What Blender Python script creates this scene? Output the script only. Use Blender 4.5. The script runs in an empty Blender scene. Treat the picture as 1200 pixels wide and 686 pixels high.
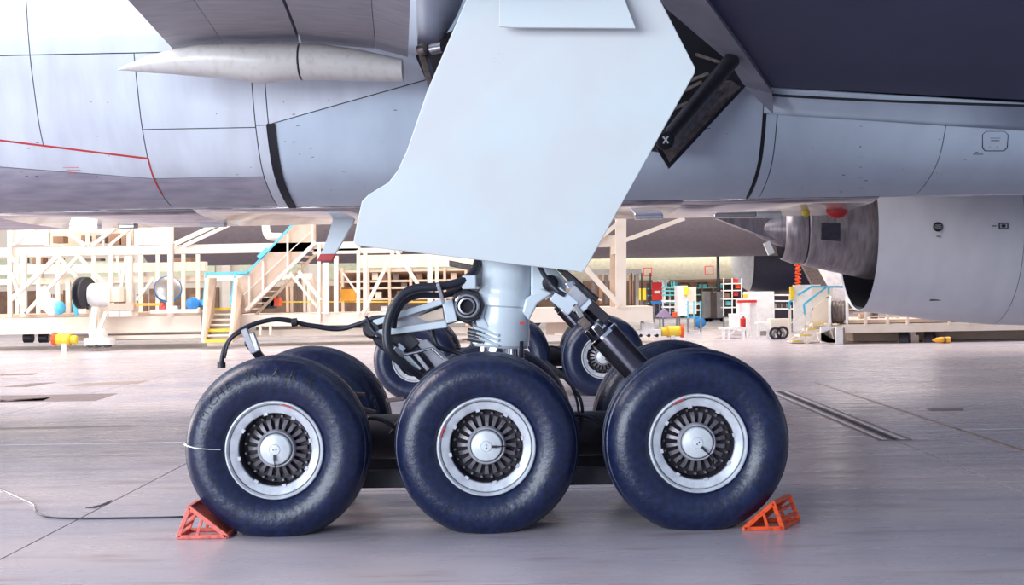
import bpy, math, random
from mathutils import Vector as V, Matrix, Euler
random.seed(7)
PI = math.pi
S = bpy.context.scene
COL = S.collection

# ---------------------------------------------------------------- camera
F = 1517.0
CAMLOC = V((0.30, -8.80, 1.68))
cam = bpy.data.cameras.new('camera')
cam.sensor_width = 36; cam.lens = F / 1200 * 36
cam.clip_end = 400
co = bpy.data.objects.new('camera', cam); COL.objects.link(co)
YAW = math.radians(0.68); PITCH = math.radians(-0.20); ROLL = math.radians(-1.0)
RM = Matrix.Rotation(YAW, 3, 'Z') @ Matrix.Rotation(PI / 2 + PITCH, 3, 'X') @ Matrix.Rotation(ROLL, 3, 'Z')
co.matrix_world = Matrix.Translation(CAMLOC) @ RM.to_4x4()
S.camera = co

# ---------------------------------------------------------------- light
w = bpy.data.worlds.new('hangar_daylight'); S.world = w; w.use_nodes = True
bg = w.node_tree.nodes['Background']
bg.inputs[0].default_value = (0.60, 0.72, 1.0, 1); bg.inputs[1].default_value = 0.38

def area(name, loc, target, sx, sy, power, col):
    l = bpy.data.lights.new(name, 'AREA'); l.shape = 'RECTANGLE'; l.size = sx; l.size_y = sy
    l.energy = power; l.color = col
    o = bpy.data.objects.new(name, l); COL.objects.link(o); o.location = loc
    o.rotation_euler = (V(target) - V(loc)).to_track_quat('-Z', 'Y').to_euler()
    return o
area('hangar_door_daylight', (-19, -23, 6.0), (0, 4, 2.6), 24, 10, 7400, (0.84, 0.92, 1.0))
for lx in (-24, -6, 12, 30):
    area('bay_fill_light', (lx, 30, 13), (lx, 36, 0), 12, 8, 2100, (1.0, 0.88, 0.76))  # unseen warm lights added to brighten the back bay
area('bay_fill_light', (-15, 6, 13), (-9, 8, 0), 12, 10, 2900, (1.0, 0.90, 0.84))  # unseen light added to lift the left floor
area('bay_fill_light', (9, 50, 8.5), (8, 57, 1), 10, 5, 1300, (1.0, 0.95, 0.8))  # unseen light added to brighten the cream airliner
area('back_door_daylight', (-34, 26, 6), (0, 34, 1.5), 30, 10, 5200, (1.0, 0.88, 0.8))
S.view_settings.view_transform = 'Standard'; S.view_settings.look = 'None'
S.view_settings.exposure = 0.62; S.view_settings.gamma = 1.0
S.view_settings.use_curve_mapping = False

# ---------------------------------------------------------------- helpers
def P(px, py, D):
    """point seen at photo pixel px,py lying on the vertical plane D metres in front of the camera"""
    d = RM @ V(((px - 600) / F, (343 - py) / F, -1))
    return CAMLOC + d * (D / d.y)
def GD(px, py):
    d = RM @ V(((px - 600) / F, (343 - py) / F, -1))
    t = -CAMLOC.z / d.z
    return (CAMLOC + d * t)

def mat(name, col, rough=0.5, metal=0.0, col2=None, scale=6.0, bump=0.0, stretch=(1, 1, 1), contrast=(0.35, 0.7), coat=0.0, obj=True, detail=5):
    m = bpy.data.materials.new(name); m.use_nodes = True
    nt = m.node_tree; b = nt.nodes['Principled BSDF']
    b.inputs['Base Color'].default_value = (*col, 1); b.inputs['Roughness'].default_value = rough
    b.inputs['Metallic'].default_value = metal
    b.inputs['Coat Weight'].default_value = coat
    if col2 is None: col2 = tuple(c * 0.82 for c in col)
    tc = nt.nodes.new('ShaderNodeTexCoord' if obj else 'ShaderNodeNewGeometry')
    mp = nt.nodes.new('ShaderNodeMapping'); mp.inputs['Scale'].default_value = stretch
    nz = nt.nodes.new('ShaderNodeTexNoise'); nz.inputs['Scale'].default_value = scale; nz.inputs['Detail'].default_value = detail
    rp = nt.nodes.new('ShaderNodeValToRGB')
    rp.color_ramp.elements[0].position = contrast[0]; rp.color_ramp.elements[1].position = contrast[1]
    rp.color_ramp.elements[0].color = (*col, 1); rp.color_ramp.elements[1].color = (*col2, 1)
    nt.links.new(tc.outputs['Object' if obj else 'Position'], mp.inputs[0]); nt.links.new(mp.outputs[0], nz.inputs[0])
    nt.links.new(nz.outputs[0], rp.inputs[0]); nt.links.new(rp.outputs[0], b.inputs['Base Color'])
    if bump:
        bp = nt.nodes.new('ShaderNodeBump'); bp.inputs['Strength'].default_value = bump; bp.inputs['Distance'].default_value = 0.01
        nt.links.new(nz.outputs[0], bp.inputs['Height']); nt.links.new(bp.outputs[0], b.inputs['Normal'])
    return m

class G:
    def __init__(s): s.v = []; s.f = []
    def add(s, vs, fs):
        n = len(s.v); s.v += [V(v) for v in vs]; s.f += [tuple(i + n for i in f) for f in fs]; return s
    def box(s, c, d, R=None):
        c = V(c); vs = []
        for z in (-1, 1):
            for y in (-1, 1):
                for x in (-1, 1):
                    p = V((x * d[0] / 2, y * d[1] / 2, z * d[2] / 2))
                    vs.append(c + (R @ p if R else p))
        return s.add(vs, [(0, 2, 3, 1), (4, 5, 7, 6), (0, 1, 5, 4), (2, 6, 7, 3), (0, 4, 6, 2), (1, 3, 7, 5)])
    def beam(s, a, b, wd, h=None):
        a = V(a); b = V(b); h = h or wd; d = b - a; L = d.length
        if L < 1e-6: return s
        z = d / L; up = V((0, 1, 0)) if abs(z.y) < 0.9 else V((0, 0, 1))
        x = up.cross(z).normalized(); y = z.cross(x)
        R = Matrix((x, y, z)).transposed()
        return s.box((a + b) / 2, (wd, h, L), R)
    def tube(s, pts, r, n=8, cap=True):
        pts = [V(p) for p in pts]; N = len(pts); rr = r if isinstance(r, (list, tuple)) else [r] * N
        vs = []; prev = None
        for i, p in enumerate(pts):
            t = (pts[min(i + 1, N - 1)] - pts[max(i - 1, 0)]).normalized()
            if prev is None:
                up = V((0, 1, 0)) if abs(t.y) < 0.9 else V((0, 0, 1))
                x = up.cross(t).normalized()
            else:
                x = (prev - t * prev.dot(t)).normalized()
            prev = x; y = t.cross(x)
            for k in range(n):
                a = 2 * PI * k / n; vs.append(p + (x * math.cos(a) + y * math.sin(a)) * rr[i])
        fs = []
        for i in range(N - 1):
            for k in range(n):
                k2 = (k + 1) % n; fs.append((i * n + k, i * n + k2, (i + 1) * n + k2, (i + 1) * n + k))
        if cap:
            fs.append(tuple(range(n - 1, -1, -1))); fs.append(tuple((N - 1) * n + k for k in range(n)))
        return s.add(vs, fs)
    def lathe(s, o, ax, prof, n=32, cap0=False, cap1=False):
        """prof: list of (distance along ax, radius)"""
        o = V(o); ax = V(ax).normalized(); up = V((0, 0, 1)) if abs(ax.z) < 0.9 else V((1, 0, 0))
        x = up.cross(ax).normalized(); y = ax.cross(x); vs = []
        for h, r in prof:
            for k in range(n):
                a = 2 * PI * k / n; vs.append(o + ax * h + (x * math.cos(a) + y * math.sin(a)) * r)
        fs = []
        for i in range(len(prof) - 1):
            for k in range(n):
                k2 = (k + 1) % n; fs.append((i * n + k, i * n + k2, (i + 1) * n + k2, (i + 1) * n + k))
        if cap0: fs.append(tuple(range(n - 1, -1, -1)))
        if cap1: fs.append(tuple((len(prof) - 1) * n + k for k in range(n)))
        return s.add(vs, fs)
    def plate(s, pts, off):
        """polygon pts thickened by the vector off"""
        pts = [V(p) for p in pts]; n = len(pts); off = V(off)
        vs = pts + [p + off for p in pts]
        fs = [tuple(range(n)), tuple(range(2 * n - 1, n - 1, -1))]
        for i in range(n):
            j = (i + 1) % n; fs.append((i, j, n + j, n + i))
        return s.add(vs, fs)
    def grid(s, rows, closed=False):
        n = len(rows[0]); vs = [p for r in rows for p in r]; fs = []
        for i in range(len(rows) - 1):
            for k in range(n if closed else n - 1):
                k2 = (k + 1) % n; fs.append((i * n + k, i * n + k2, (i + 1) * n + k2, (i + 1) * n + k))
        return s.add(vs, fs)
    def build(s, name, m, parent=None, smooth=0, origin=None, bevel=0, solid=0):
        xs = [v.x for v in s.v]; ys = [v.y for v in s.v]; zs = [v.z for v in s.v]
        c = V(origin) if origin is not None else V(((min(xs) + max(xs)) / 2, (min(ys) + max(ys)) / 2, min(zs)))
        me = bpy.data.meshes.new(name); me.from_pydata([tuple(v - c) for v in s.v], [], s.f); me.update()
        import bmesh
        bm = bmesh.new(); bm.from_mesh(me); bmesh.ops.recalc_face_normals(bm, faces=bm.faces)
        bm.to_mesh(me); bm.free()
        me.materials.append(m)
        if smooth:
            me.shade_smooth()
            me.set_sharp_from_angle(angle=math.radians(smooth))
        o = bpy.data.objects.new(name, me); COL.objects.link(o)
        o.parent = parent; o.location = c - wloc(parent)
        if bevel:
            b = o.modifiers.new('b', 'BEVEL'); b.width = bevel; b.segments = 2; b.limit_method = 'ANGLE'
        if solid:
            b = o.modifiers.new('s', 'SOLIDIFY'); b.thickness = solid; b.offset = 0
        return o
def wloc(o):
    p = V((0, 0, 0))
    while o is not None: p += o.location; o = o.parent
    return p
def tag(o, label=None, cat=None, group=None, kind=None):
    if label: o['label'] = label
    if cat: o['category'] = cat
    if group: o['group'] = group
    if kind: o['kind'] = kind
    return o
def thing(name, loc, label, cat, group=None):
    o = bpy.data.objects.new(name, None); COL.objects.link(o); o.location = loc; o.empty_display_size = 0.2
    return tag(o, label, cat, group)
def copy_tree(o, parent=None):
    c = o.copy(); COL.objects.link(c); c.parent = parent
    for ch in [k for k in o.children]: copy_tree(ch, c)
    return c
def spline(pts, n=8):
    pts = [V(p) for p in pts]; out = []
    q = [pts[0] * 2 - pts[1]] + pts + [pts[-1] * 2 - pts[-2]]
    for i in range(1, len(q) - 2):
        a, b, c, d = q[i - 1:i + 3]
        for k in range(n):
            t = k / n
            out.append(0.5 * ((2 * b) + (c - a) * t + (2 * a - 5 * b + 4 * c - d) * t * t + (3 * b - a - 3 * c + d) * t ** 3))
    out.append(pts[-1]); return out

# ---------------------------------------------------------------- materials
M = {}
M['skin'] = mat('fuselage_paint', (0.66, 0.70, 0.78), 0.32, 0.0, (0.57, 0.59, 0.66), 1.6, stretch=(3, 1, 0.7), obj=False, coat=0.2)
M['skin_blue'] = mat('fairing_paint', (0.55, 0.63, 0.74), 0.30, 0.0, (0.48, 0.55, 0.66), 1.3, stretch=(2, 1, 1), obj=False, coat=0.3)
M['belly'] = mat('belly_paint_shaded', (0.42, 0.39, 0.46), 0.35, 0.0, (0.29, 0.27, 0.34), 3, stretch=(1, 3, 3), obj=False)  # shade of the curved underside put into a darker paint
M['keel'] = mat('polished_keel_skin', (0.72, 0.66, 0.66), 0.16, 0.75, (0.45, 0.38, 0.42), 2.5, stretch=(1.2, 6, 1), obj=False, contrast=(0.45, 0.6))
M['seam'] = mat('seam_dark', (0.05, 0.045, 0.06), 0.7)
M['rubber_seal'] = mat('black_rubber_seal', (0.012, 0.012, 0.02), 0.6)
M['flap'] = mat('flap_grey_paint', (0.36, 0.33, 0.37), 0.45, 0, (0.27, 0.24, 0.28), 3, stretch=(1, 4, 1), obj=False)
M['fairing'] = mat('flap_fairing_paint', (0.66, 0.63, 0.61), 0.35, 0, (0.58, 0.53, 0.49), 5, stretch=(3, 1, 3), obj=False, contrast=(0.5, 0.75))
M['wing'] = mat('wing_navy_grey', (0.055, 0.060, 0.125), 0.5, 0, (0.042, 0.046, 0.10), 0.8, obj=False)
M['wing_light'] = mat('wing_panel_grey', (0.30, 0.30, 0.36), 0.4, 0, (0.24, 0.23, 0.28), 3, obj=False)
M['gear_white'] = mat('gear_white_enamel', (0.62, 0.70, 0.76), 0.28, 0, (0.55, 0.60, 0.66), 2.2, coat=0.4)
M['door_white'] = mat('gear_door_paint', (0.64, 0.71, 0.73), 0.42, 0, (0.64, 0.63, 0.64), 1.4, contrast=(0.35, 0.75))
M['gear_grey'] = mat('gear_grey_enamel', (0.42, 0.42, 0.46), 0.4, 0.1, (0.26, 0.25, 0.30), 9)
M['chrome'] = mat('chrome', (0.85, 0.86, 0.9), 0.08, 1.0, (0.75, 0.76, 0.8), 8)
M['steel'] = mat('dull_steel', (0.45, 0.45, 0.48), 0.3, 0.9, (0.25, 0.25, 0.28), 14)
M['black'] = mat('black_painted_steel', (0.018, 0.016, 0.024), 0.45, 0.2, (0.03, 0.026, 0.036), 12)
M['darksteel'] = mat('dark_actuator_steel', (0.055, 0.052, 0.075), 0.22, 0.75, (0.09, 0.08, 0.10), 10)
M['hose'] = mat('black_hose', (0.02, 0.022, 0.035), 0.42, 0)
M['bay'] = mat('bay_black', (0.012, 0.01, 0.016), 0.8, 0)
M['bronze'] = mat('grimy_bronze', (0.22, 0.17, 0.15), 0.45, 0.5, (0.10, 0.08, 0.08), 20)
M['tyre'] = mat('tyre_rubber', (0.005, 0.009, 0.034), 0.34, 0, (0.009, 0.018, 0.066), 26, bump=0.35, contrast=(0.40, 0.7), detail=9)
M['letter'] = mat('tyre_letter_rubber', (0.008, 0.009, 0.020), 0.5, 0)
M['rim'] = mat('rim_silver_paint', (0.60, 0.63, 0.68), 0.4, 0.1, (0.42, 0.43, 0.48), 11)
M['spoke'] = mat('spoke_shaded_metal', (0.24, 0.22, 0.25), 0.4, 0.4, (0.14, 0.12, 0.14), 30)  # darkened base carries the shade of the wheel recess
M['hub'] = mat('hub_cap_white', (0.66, 0.70, 0.73), 0.35, 0.1, (0.55, 0.57, 0.60), 15)
M['red'] = mat('signal_red', (0.62, 0.03, 0.025), 0.35)
M['redmark'] = mat('red_marking', (0.55, 0.04, 0.05), 0.5)
M['orange'] = mat('chock_orange_paint', (0.82, 0.09, 0.015), 0.42, 0, (0.50, 0.05, 0.015), 28, contrast=(0.5, 0.68))
M['pink'] = mat('chock_faded_red_paint', (0.78, 0.17, 0.13), 0.45, 0, (0.55, 0.09, 0.07), 28, contrast=(0.5, 0.68))
M['cream'] = mat('dock_cream_paint', (0.82, 0.74, 0.64), 0.45, 0, (0.76, 0.66, 0.55), 2)
M['tan'] = mat('dock_tan_panel', (0.62, 0.48, 0.38), 0.5, 0, (0.54, 0.41, 0.32), 2)
M['brown'] = mat('rack_brown', (0.26, 0.15, 0.09), 0.6, 0, (0.17, 0.09, 0.06), 2)
M['whitep'] = mat('white_equipment_paint', (0.83, 0.83, 0.83), 0.4)
M['blue'] = mat('light_blue_rail_paint', (0.10, 0.52, 0.72), 0.4)
M['dblue'] = mat('deep_blue_plastic', (0.03, 0.22, 0.55), 0.4)
M['yellow'] = mat('safety_yellow', (0.85, 0.62, 0.05), 0.45)
M['amber'] = mat('amber_paint', (0.9, 0.42, 0.03), 0.4)
M['teal'] = mat('teal_paint', (0.10, 0.42, 0.45), 0.5)
M['silver'] = mat('brushed_silver', (0.5, 0.48, 0.46), 0.3, 0.7)
M['nacelle'] = mat('nacelle_grey_paint', (0.74, 0.76, 0.83), 0.33, 0, (0.68, 0.70, 0.77), 1.5, stretch=(2, 1, 1), obj=False, coat=0.2)
M['core'] = mat('engine_core_titanium', (0.34, 0.31, 0.34), 0.36, 0.6, (0.20, 0.18, 0.20), 3, stretch=(5, 1, 1))
M['farbelly'] = mat('far_airliner_shade', (0.17, 0.15, 0.17), 0.5, 0)  # dark tone holds the shade under the far fuselage
M['farwhite'] = mat('far_airliner_cream', (0.80, 0.76, 0.58), 0.5, 0)
M['fardark'] = mat('far_engine_shade', (0.05, 0.05, 0.085), 0.45, 0)  # near-black tone paints the far engine as standing in shade
M['wall'] = mat('hangar_wall_cream', (0.80, 0.72, 0.62), 0.7, 0, (0.72, 0.62, 0.52), 0.3, obj=False)
M['windowlite'] = mat('frosted_greenish_glass', (0.62, 0.66, 0.45), 0.3, 0)
M['plum'] = mat('plum_tarp', (0.28, 0.22, 0.36), 0.6)

# concrete
def concrete(name, dark=1.0):
    m = bpy.data.materials.new(name); m.use_nodes = True; nt = m.node_tree; b = nt.nodes['Principled BSDF']
    g = nt.nodes.new('ShaderNodeNewGeometry')
    def noise(sc, st, det=6):
        mp = nt.nodes.new('ShaderNodeMapping'); mp.inputs['Scale'].default_value = st
        n = nt.nodes.new('ShaderNodeTexNoise'); n.inputs['Scale'].default_value = sc; n.inputs['Detail'].default_value = det
        nt.links.new(g.outputs['Position'], mp.inputs[0]); nt.links.new(mp.outputs[0], n.inputs[0]); return n
    n1 = noise(0.55, (0.5, 1.2, 1)); n2 = noise(2.2, (0.5, 2.2, 1), 8); n3 = noise(30, (1, 1, 1), 3)
    r1 = nt.nodes.new('ShaderNodeValToRGB'); e = r1.color_ramp.elements
    e[0].position = 0.35; e[0].color = (0.58 * dark, 0.51 * dark, 0.53 * dark, 1); e[1].position = 0.68; e[1].color = (0.40 * dark, 0.38 * dark, 0.45 * dark, 1)
    r2 = nt.nodes.new('ShaderNodeValToRGB'); e = r2.color_ramp.elements
    e[0].position = 0.56; e[0].color = (1, 1, 1, 1); e[1].position = 0.78; e[1].color = (0.68, 0.55, 0.48, 1)
    mx = nt.nodes.new('ShaderNodeMixRGB'); mx.blend_type = 'MULTIPLY'; mx.inputs[0].default_value = 1
    nt.links.new(n1.outputs[0], r1.inputs[0]); nt.links.new(n2.outputs[0], r2.inputs[0])
    nt.links.new(r1.outputs[0], mx.inputs[1]); nt.links.new(r2.outputs[0], mx.inputs[2]); nt.links.new(mx.outputs[0], b.inputs['Base Color'])
    mr = nt.nodes.new('ShaderNodeMapRange'); mr.inputs['To Min'].default_value = 0.16; mr.inputs['To Max'].default_value = 0.42
    nt.links.new(n2.outputs[0], mr.inputs[0]); nt.links.new(mr.outputs[0], b.inputs['Roughness'])
    bp = nt.nodes.new('ShaderNodeBump'); bp.inputs['Strength'].default_value = 0.06; bp.inputs['Distance'].default_value = 0.01
    nt.links.new(n3.outputs[0], bp.inputs['Height']); nt.links.new(bp.outputs[0], b.inputs['Normal'])
    return m
M['floor'] = concrete('polished_concrete')
M['patch'] = mat('floor_patch_brown', (0.24, 0.18, 0.18), 0.4, 0, (0.18, 0.13, 0.13), 3)
M['patch_tan'] = mat('floor_patch_tan', (0.42, 0.31, 0.26), 0.4, 0)
M['paint_line'] = mat('worn_white_floor_paint', (0.80, 0.76, 0.80), 0.4, 0, (0.62, 0.58, 0.62), 5)

# ---------------------------------------------------------------- setting
fl = tag(G().box((0, 30, -0.07), (140, 90, 0.1)).build('floor', M['seam']), kind='structure')
def sect(x0, x1, y0, y1, g=0.007):
    G().box(((x0 + x1) / 2, (y0 + y1) / 2, -0.0105), (x1 - x0 - 2 * g, y1 - y0 - 2 * g, 0.021)).build('concrete_slab', M['floor'], fl)
xl = [-23.6, -15.4, -11.3, -7.2, -3.1, 4.16, 9.2, 13.3, 25.6]
yl = [-11.0, -3.8, 2.0, 7.8, 13.6, 19.4, 25.2]
for i in range(len(xl) - 1):
    for j in range(len(yl) - 1): sect(xl[i], xl[i + 1], yl[j], yl[j + 1])
sect(-68, 68, 25.2, 75)
sect(-68, -23.6, -11, 25.2); sect(25.6, 68, -11, 25.2)
wb = tag(G().box((0, 66, 7), (130, 0.4, 14)).build('wall_back', M['wall']), kind='structure')
for k in range(26):
    x = -62 + k * 5
    G().box((x, 65.6, 7), (0.5, 0.4, 14)).build('wall_column', M['cream'], wb)
    G().box((x + 2.5, 65.72, 1.0), (4.0, 0.16, 2.0)).build('dado_panel', M['brown'], wb)
    G().box((x + 2.5, 65.72, 3.1), (3.6, 0.16, 1.5)).build('window_pane', M['windowlite'], wb)
    G().box((x + 2.5, 65.72, 6.4), (3.6, 0.16, 1.6)).build('window_pane', M['windowlite'], wb)
# painted line, rail trench, patches
G().box((0.5, 5.8, 0.0015), (30, 0.05, 0.003)).build('painted_line', M['paint_line'], fl)
G().box((5.12, 6, 0.0015), (0.06, 14, 0.003)).build('joint_sealant', M['patch_tan'], fl)
rt = G().box((4.16, 8.1, 0.002), (0.36, 6.4, 0.004)).build('rail_trench', M['patch'], fl)
for dx in (-0.10, 0.0, 0.10):
    G().box((4.16 + dx, 8.1, 0.006), (0.045, 6.3, 0.008)).build('rail', M['paint_line'] if dx else M['seam'], rt)
def patch(pts, m):
    G().plate([GD(*p) for p in pts], (0, 0, 0.003)).build('floor_patch', m, fl)
patch([(0, 464), (138, 461.5), (112, 470), (0, 472)], M['patch'])
patch([(0, 469), (60, 466), (50, 470), (0, 471.5)], M['patch_tan'])
patch([(76, 453), (100, 449.5), (174, 446.5), (160, 450), (110, 452.5)], M['patch_tan'])
patch([(0, 454), (40, 449.5), (66, 448.5), (30, 454)], M['patch'])
patch([(0, 438.5), (44, 437.6), (38, 439.6), (0, 440.5)], M['patch'])
patch([(0, 502), (150, 498.5), (158, 500), (60, 503), (0, 504)], M['patch_tan'])
patch([(1085, 479), (1130, 478), (1128, 481.5), (1090, 482)], M['patch'])
patch([(100, 596), (118, 592), (131, 586.5), (128, 590), (112, 596)], M['seam'])

# ---------------------------------------------------------------- airliner skin
AIR = thing('airliner', (0, 6.5, 2.4), 'grey-white airliner whose belly, wing root and flap fill the top of the view', 'airplane')
prof = spline([(0, 4.6, 8.2), (0, 3.85, 6.6), (0, 3.70, 5.2), (0, 3.74, 4.5), (0, 3.80, 4.06), (0, 3.89, 3.74), (0, 4.03, 3.34), (0, 4.30, 2.94), (0, 4.70, 2.72), (0, 5.17, 2.585)], 12)
def yz(z):
    for a, b in zip(prof, prof[1:]):
        if a.z >= z >= b.z: return a.y + (b.y - a.y) * (a.z - z) / (a.z - b.z)
    return prof[-1].y
def skin(name, x0, x1, za, zb, m, off=0.0, gap=0.005, n=14, nx=6, parent=None, t=0.012):
    """panel of the belly between x0..x1 and heights za(lower)..zb(upper); each bound a number or (value at x0, value at x1)"""
    za = za if isinstance(za, tuple) else (za, za); zb = zb if isinstance(zb, tuple) else (zb, zb)
    def surf(x, z, o):
        e = 0.01; y = yz(z); dy = (yz(min(z + e, 8.1)) - yz(max(z - e, 2.586))) / (2 * e) if 2.6 < z else (yz(2.62) - yz(2.586)) / 0.034
        nrm = V((0, -1, dy)).normalized()
        return V((x, y, z)) + nrm * o
    rows = []; rin = []
    for i in range(nx + 1):
        u = i / nx; x = x0 + gap + (x1 - x0 - 2 * gap) * u
        lo = za[0] + (za[1] - za[0]) * u + gap; hi = zb[0] + (zb[1] - zb[0]) * u - gap
        zs = [lo + (hi - lo) * (k / n) ** 1.5 for k in range(n + 1)]
        rows.append([surf(x, z, off) for z in zs]); rin.append([surf(x, z, off - t) for z in zs])
    g = G()
    g.grid([r + list(reversed(q)) for r, q in zip(rows, rin)], closed=True)
    L = 2 * (n + 1); g.f.append(tuple(range(L))); g.f.append(tuple(nx * L + k for k in range(L - 1, -1, -1)))
    return g.build(name, m, parent or AIR, smooth=35)
core = skin('fuselage_shell', -9, 12, 2.586, 8.0, M['seam'], off=-0.03, nx=4, n=40)
# left, forward of the black seal
SP = 'skin_panel'
skin(SP, -9, -4.52, 4.04, 8, M['skin']); skin(SP, -4.52, -2.24, 4.04, 8, M['skin'])
skin(SP, -9, -4.52, (3.8, 3.189), 4.04, M['skin']); skin(SP, -4.52, -3.5, (3.189, 3.05), 4.04, M['skin'])
skin(SP, -9, -3.5, (3.35, 2.86), (3.8, 3.05), M['skin'])
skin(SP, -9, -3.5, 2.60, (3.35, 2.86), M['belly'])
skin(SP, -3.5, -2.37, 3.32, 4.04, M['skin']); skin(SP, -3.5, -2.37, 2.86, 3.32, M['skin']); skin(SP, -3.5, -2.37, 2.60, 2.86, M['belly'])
skin(SP, -2.37, -2.24, 3.34, 4.04, M['skin'])
skin(SP, -2.37, -2.26, 2.60, 3.34, M['skin'])
tag(skin('door_seal', -2.26, -2.17, 2.59, 3.36, M['rubber_seal'], off=0.015), 'thick black rubber edge seal')
tag(skin('red_stripe', -9, -3.5, (3.79, 3.04), (3.808, 3.058), M['redmark'], off=0.004, gap=0, n=2), 'thin red walkway line')
skin('red_stripe', -3.505, -3.49, 2.72, 3.055, M['redmark'], off=0.004, gap=0)
# middle fairing, seam running up to the right
skin(SP, -2.24, -0.6, (3.345, 3.75), 8, M['skin']); skin(SP, -2.24, -0.6, 2.59, (3.345, 3.75), M['skin_blue'])
skin(SP, -0.6, 2.66, 2.59, 3.75, M['skin_blue']); skin(SP, -0.6, 2.66, 3.75, 8, M['skin_blue'])
tag(skin('door_seal', 2.66, 2.69, 2.59, 3.36, M['rubber_seal'], off=0.004), 'thin black seal strip')
skin(SP, 2.69, 2.80, 2.59, 3.36, M['skin_blue'])
skin(SP, 2.80, 4.48, 2.59, (3.36, 3.22), M['skin_blue']); skin(SP, 4.48, 12, 2.59, (3.22, 2.8), M['skin_blue'])
# cove along the wing root
fr = []
for i in range(9):
    u = i / 8; x = 2.66 + u * 7; zt = 3.58 - 0.075 * (x - 2.66); zb_ = 3.36 - 0.078 * (x - 2.66)
    fr.append([V((x, yz(zb_ + (zt - zb_) * k / 6) - 0.02 - 0.14 * (k / 6) ** 2, zb_ + (zt - zb_) * k / 6)) for k in range(7)])
G().grid(fr[:4]).build('wing_root_fillet', M['skin_blue'], AIR, smooth=40, solid=0.01)
G().grid([[p + V((0.008, 0, 0)) for p in fr[3]]] + fr[4:]).build('wing_root_fillet', M['skin_blue'], AIR, smooth=40, solid=0.01)
# flat keel under the belly, polished
kp = [(5.15, 2.59), (5.4, 2.555), (6.2, 2.53), (7.4, 2.53), (8.1, 2.56), (8.5, 2.66), (9.0, 3.0)]
for x0, x1 in ((-12, -5.5), (-5.5, -3.3), (-3.3, -0.5), (-0.5, 2.0), (2.0, 4.1)):
    G().grid([[V((x, y, z)) for y, z in kp] for x in (x0 + .004, x1 - .004)]).build('keel_panel', M['keel'], AIR, smooth=40, solid=0.012)
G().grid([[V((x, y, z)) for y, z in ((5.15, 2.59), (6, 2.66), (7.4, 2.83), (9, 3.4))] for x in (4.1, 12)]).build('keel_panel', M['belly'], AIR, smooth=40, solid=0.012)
# belly fittings: small drain housings on the keel
for px, ww, mm in ((760, 0.34, 'chrome'), (860, 0.5, 'silver'), (900, 0.3, 'whitep'), (250, 0.3, 'whitep'), (100, 0.35, 'chrome'), (150, 0.2, 'silver')):
    p = P(px, 254, 15.6)
    G().box((p.x, p.y, 2.505), (ww, 0.16, 0.05)).build('belly_fitting', M[mm], AIR, bevel=0.01)
p = P(981, 247, 15.3)
tag(G().lathe((p.x - 0.13, p.y, 2.515), (1, 0, 0), [(0, 0.005), (0.02, 0.04), (0.07, 0.075), (0.13, 0.085), (0.19, 0.075), (0.24, 0.04), (0.26, 0.005)], 20).build('beacon_lamp', M['red'], AIR, smooth=60), 'red beacon light')
tag(G().lathe((P(938, 0, 15.4).x, p.y, 2.53), (0, 0, -1), [(0, 0.05), (0.05, 0.045), (0.07, 0.02)], 12, cap1=True).build('position_lamp', M['yellow'], AIR), 'small yellow lamp')
# blade mast
mp_ = [P(395, 240, 15.2), P(422, 240, 15.2), P(414, 262, 15.2), P(392, 300, 15.2), P(374, 301, 15.2), P(383, 280, 15.2)]
mast = G().plate(mp_, (0, 0.05, 0)).build('drain_mast', M['gear_white'], AIR, bevel=0.012)
tag(G().plate([P(375, 298, 15.18), P(393, 297.5, 15.18), P(389, 306, 15.18), P(371, 306.5, 15.18)], (0, 0.09, 0)).build('mast_tip', M['redmark'], mast, bevel=0.008), 'red tip')
# hatch outline, stencil rows, scuffs
def on_skin(px, py, off=0.006):
    d = (RM @ V(((px - 600) / F, (343 - py) / F, -1)))
    t = 11.5
    for _ in range(500):
        q = CAMLOC + d * t
        if 2.59 < q.z < 8 and q.y >= yz(q.z): break
        t += 0.01
    q = CAMLOC + d * t
    return q + V((0, -off, 0))
g = G(); c = [on_skin(*p) for p in ((1155, 154), (1177, 154), (1181, 158), (1180, 173), (1176, 177), (1154, 177), (1151, 173), (1151, 158))]
for a, b in zip(c, c[1:] + c[:1]): g.beam(a, b, 0.008)
hl = g.build('access_panel_outline', M['seam'], AIR)
g = G()
for px0, px1, py in ((1160, 1172, 162), (1161, 1171, 165), (1158, 1161, 172), (1167, 1170, 172), (1140, 1152, 181)):
    g.beam(on_skin(px0, py), on_skin(px1, py), 0.006)
g.build('stencil_text', M['seam'], AIR)
g = G()
for px0, px1, py in ((74, 92, 196.5), (78, 94, 200), (80, 88, 203)): g.beam(on_skin(px0, py), on_skin(px1, py), 0.007)
tag(g.build('stencil_text', M['redmark'], AIR), 'small red stencil rows')
g = G()
for _ in range(70):
    px = random.choice([random.uniform(20, 310), random.uniform(330, 470), random.uniform(830, 1180)]); py = random.uniform(110, 228)
    try: q = on_skin(px, py, 0.004)
    except Exception: continue
    g.box(q, (random.choice([0.008, 0.008, 0.03]), 0.004, 0.006))
for px in (1008, 1009.5):
    for py in range(124, 230, 12): g.box(on_skin(px + random.uniform(-1, 1), py, 0.004), (0.008, 0.004, 0.008))
tag(g.build('rivets_and_scuffs', M['seam'], AIR), kind='stuff')
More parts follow.
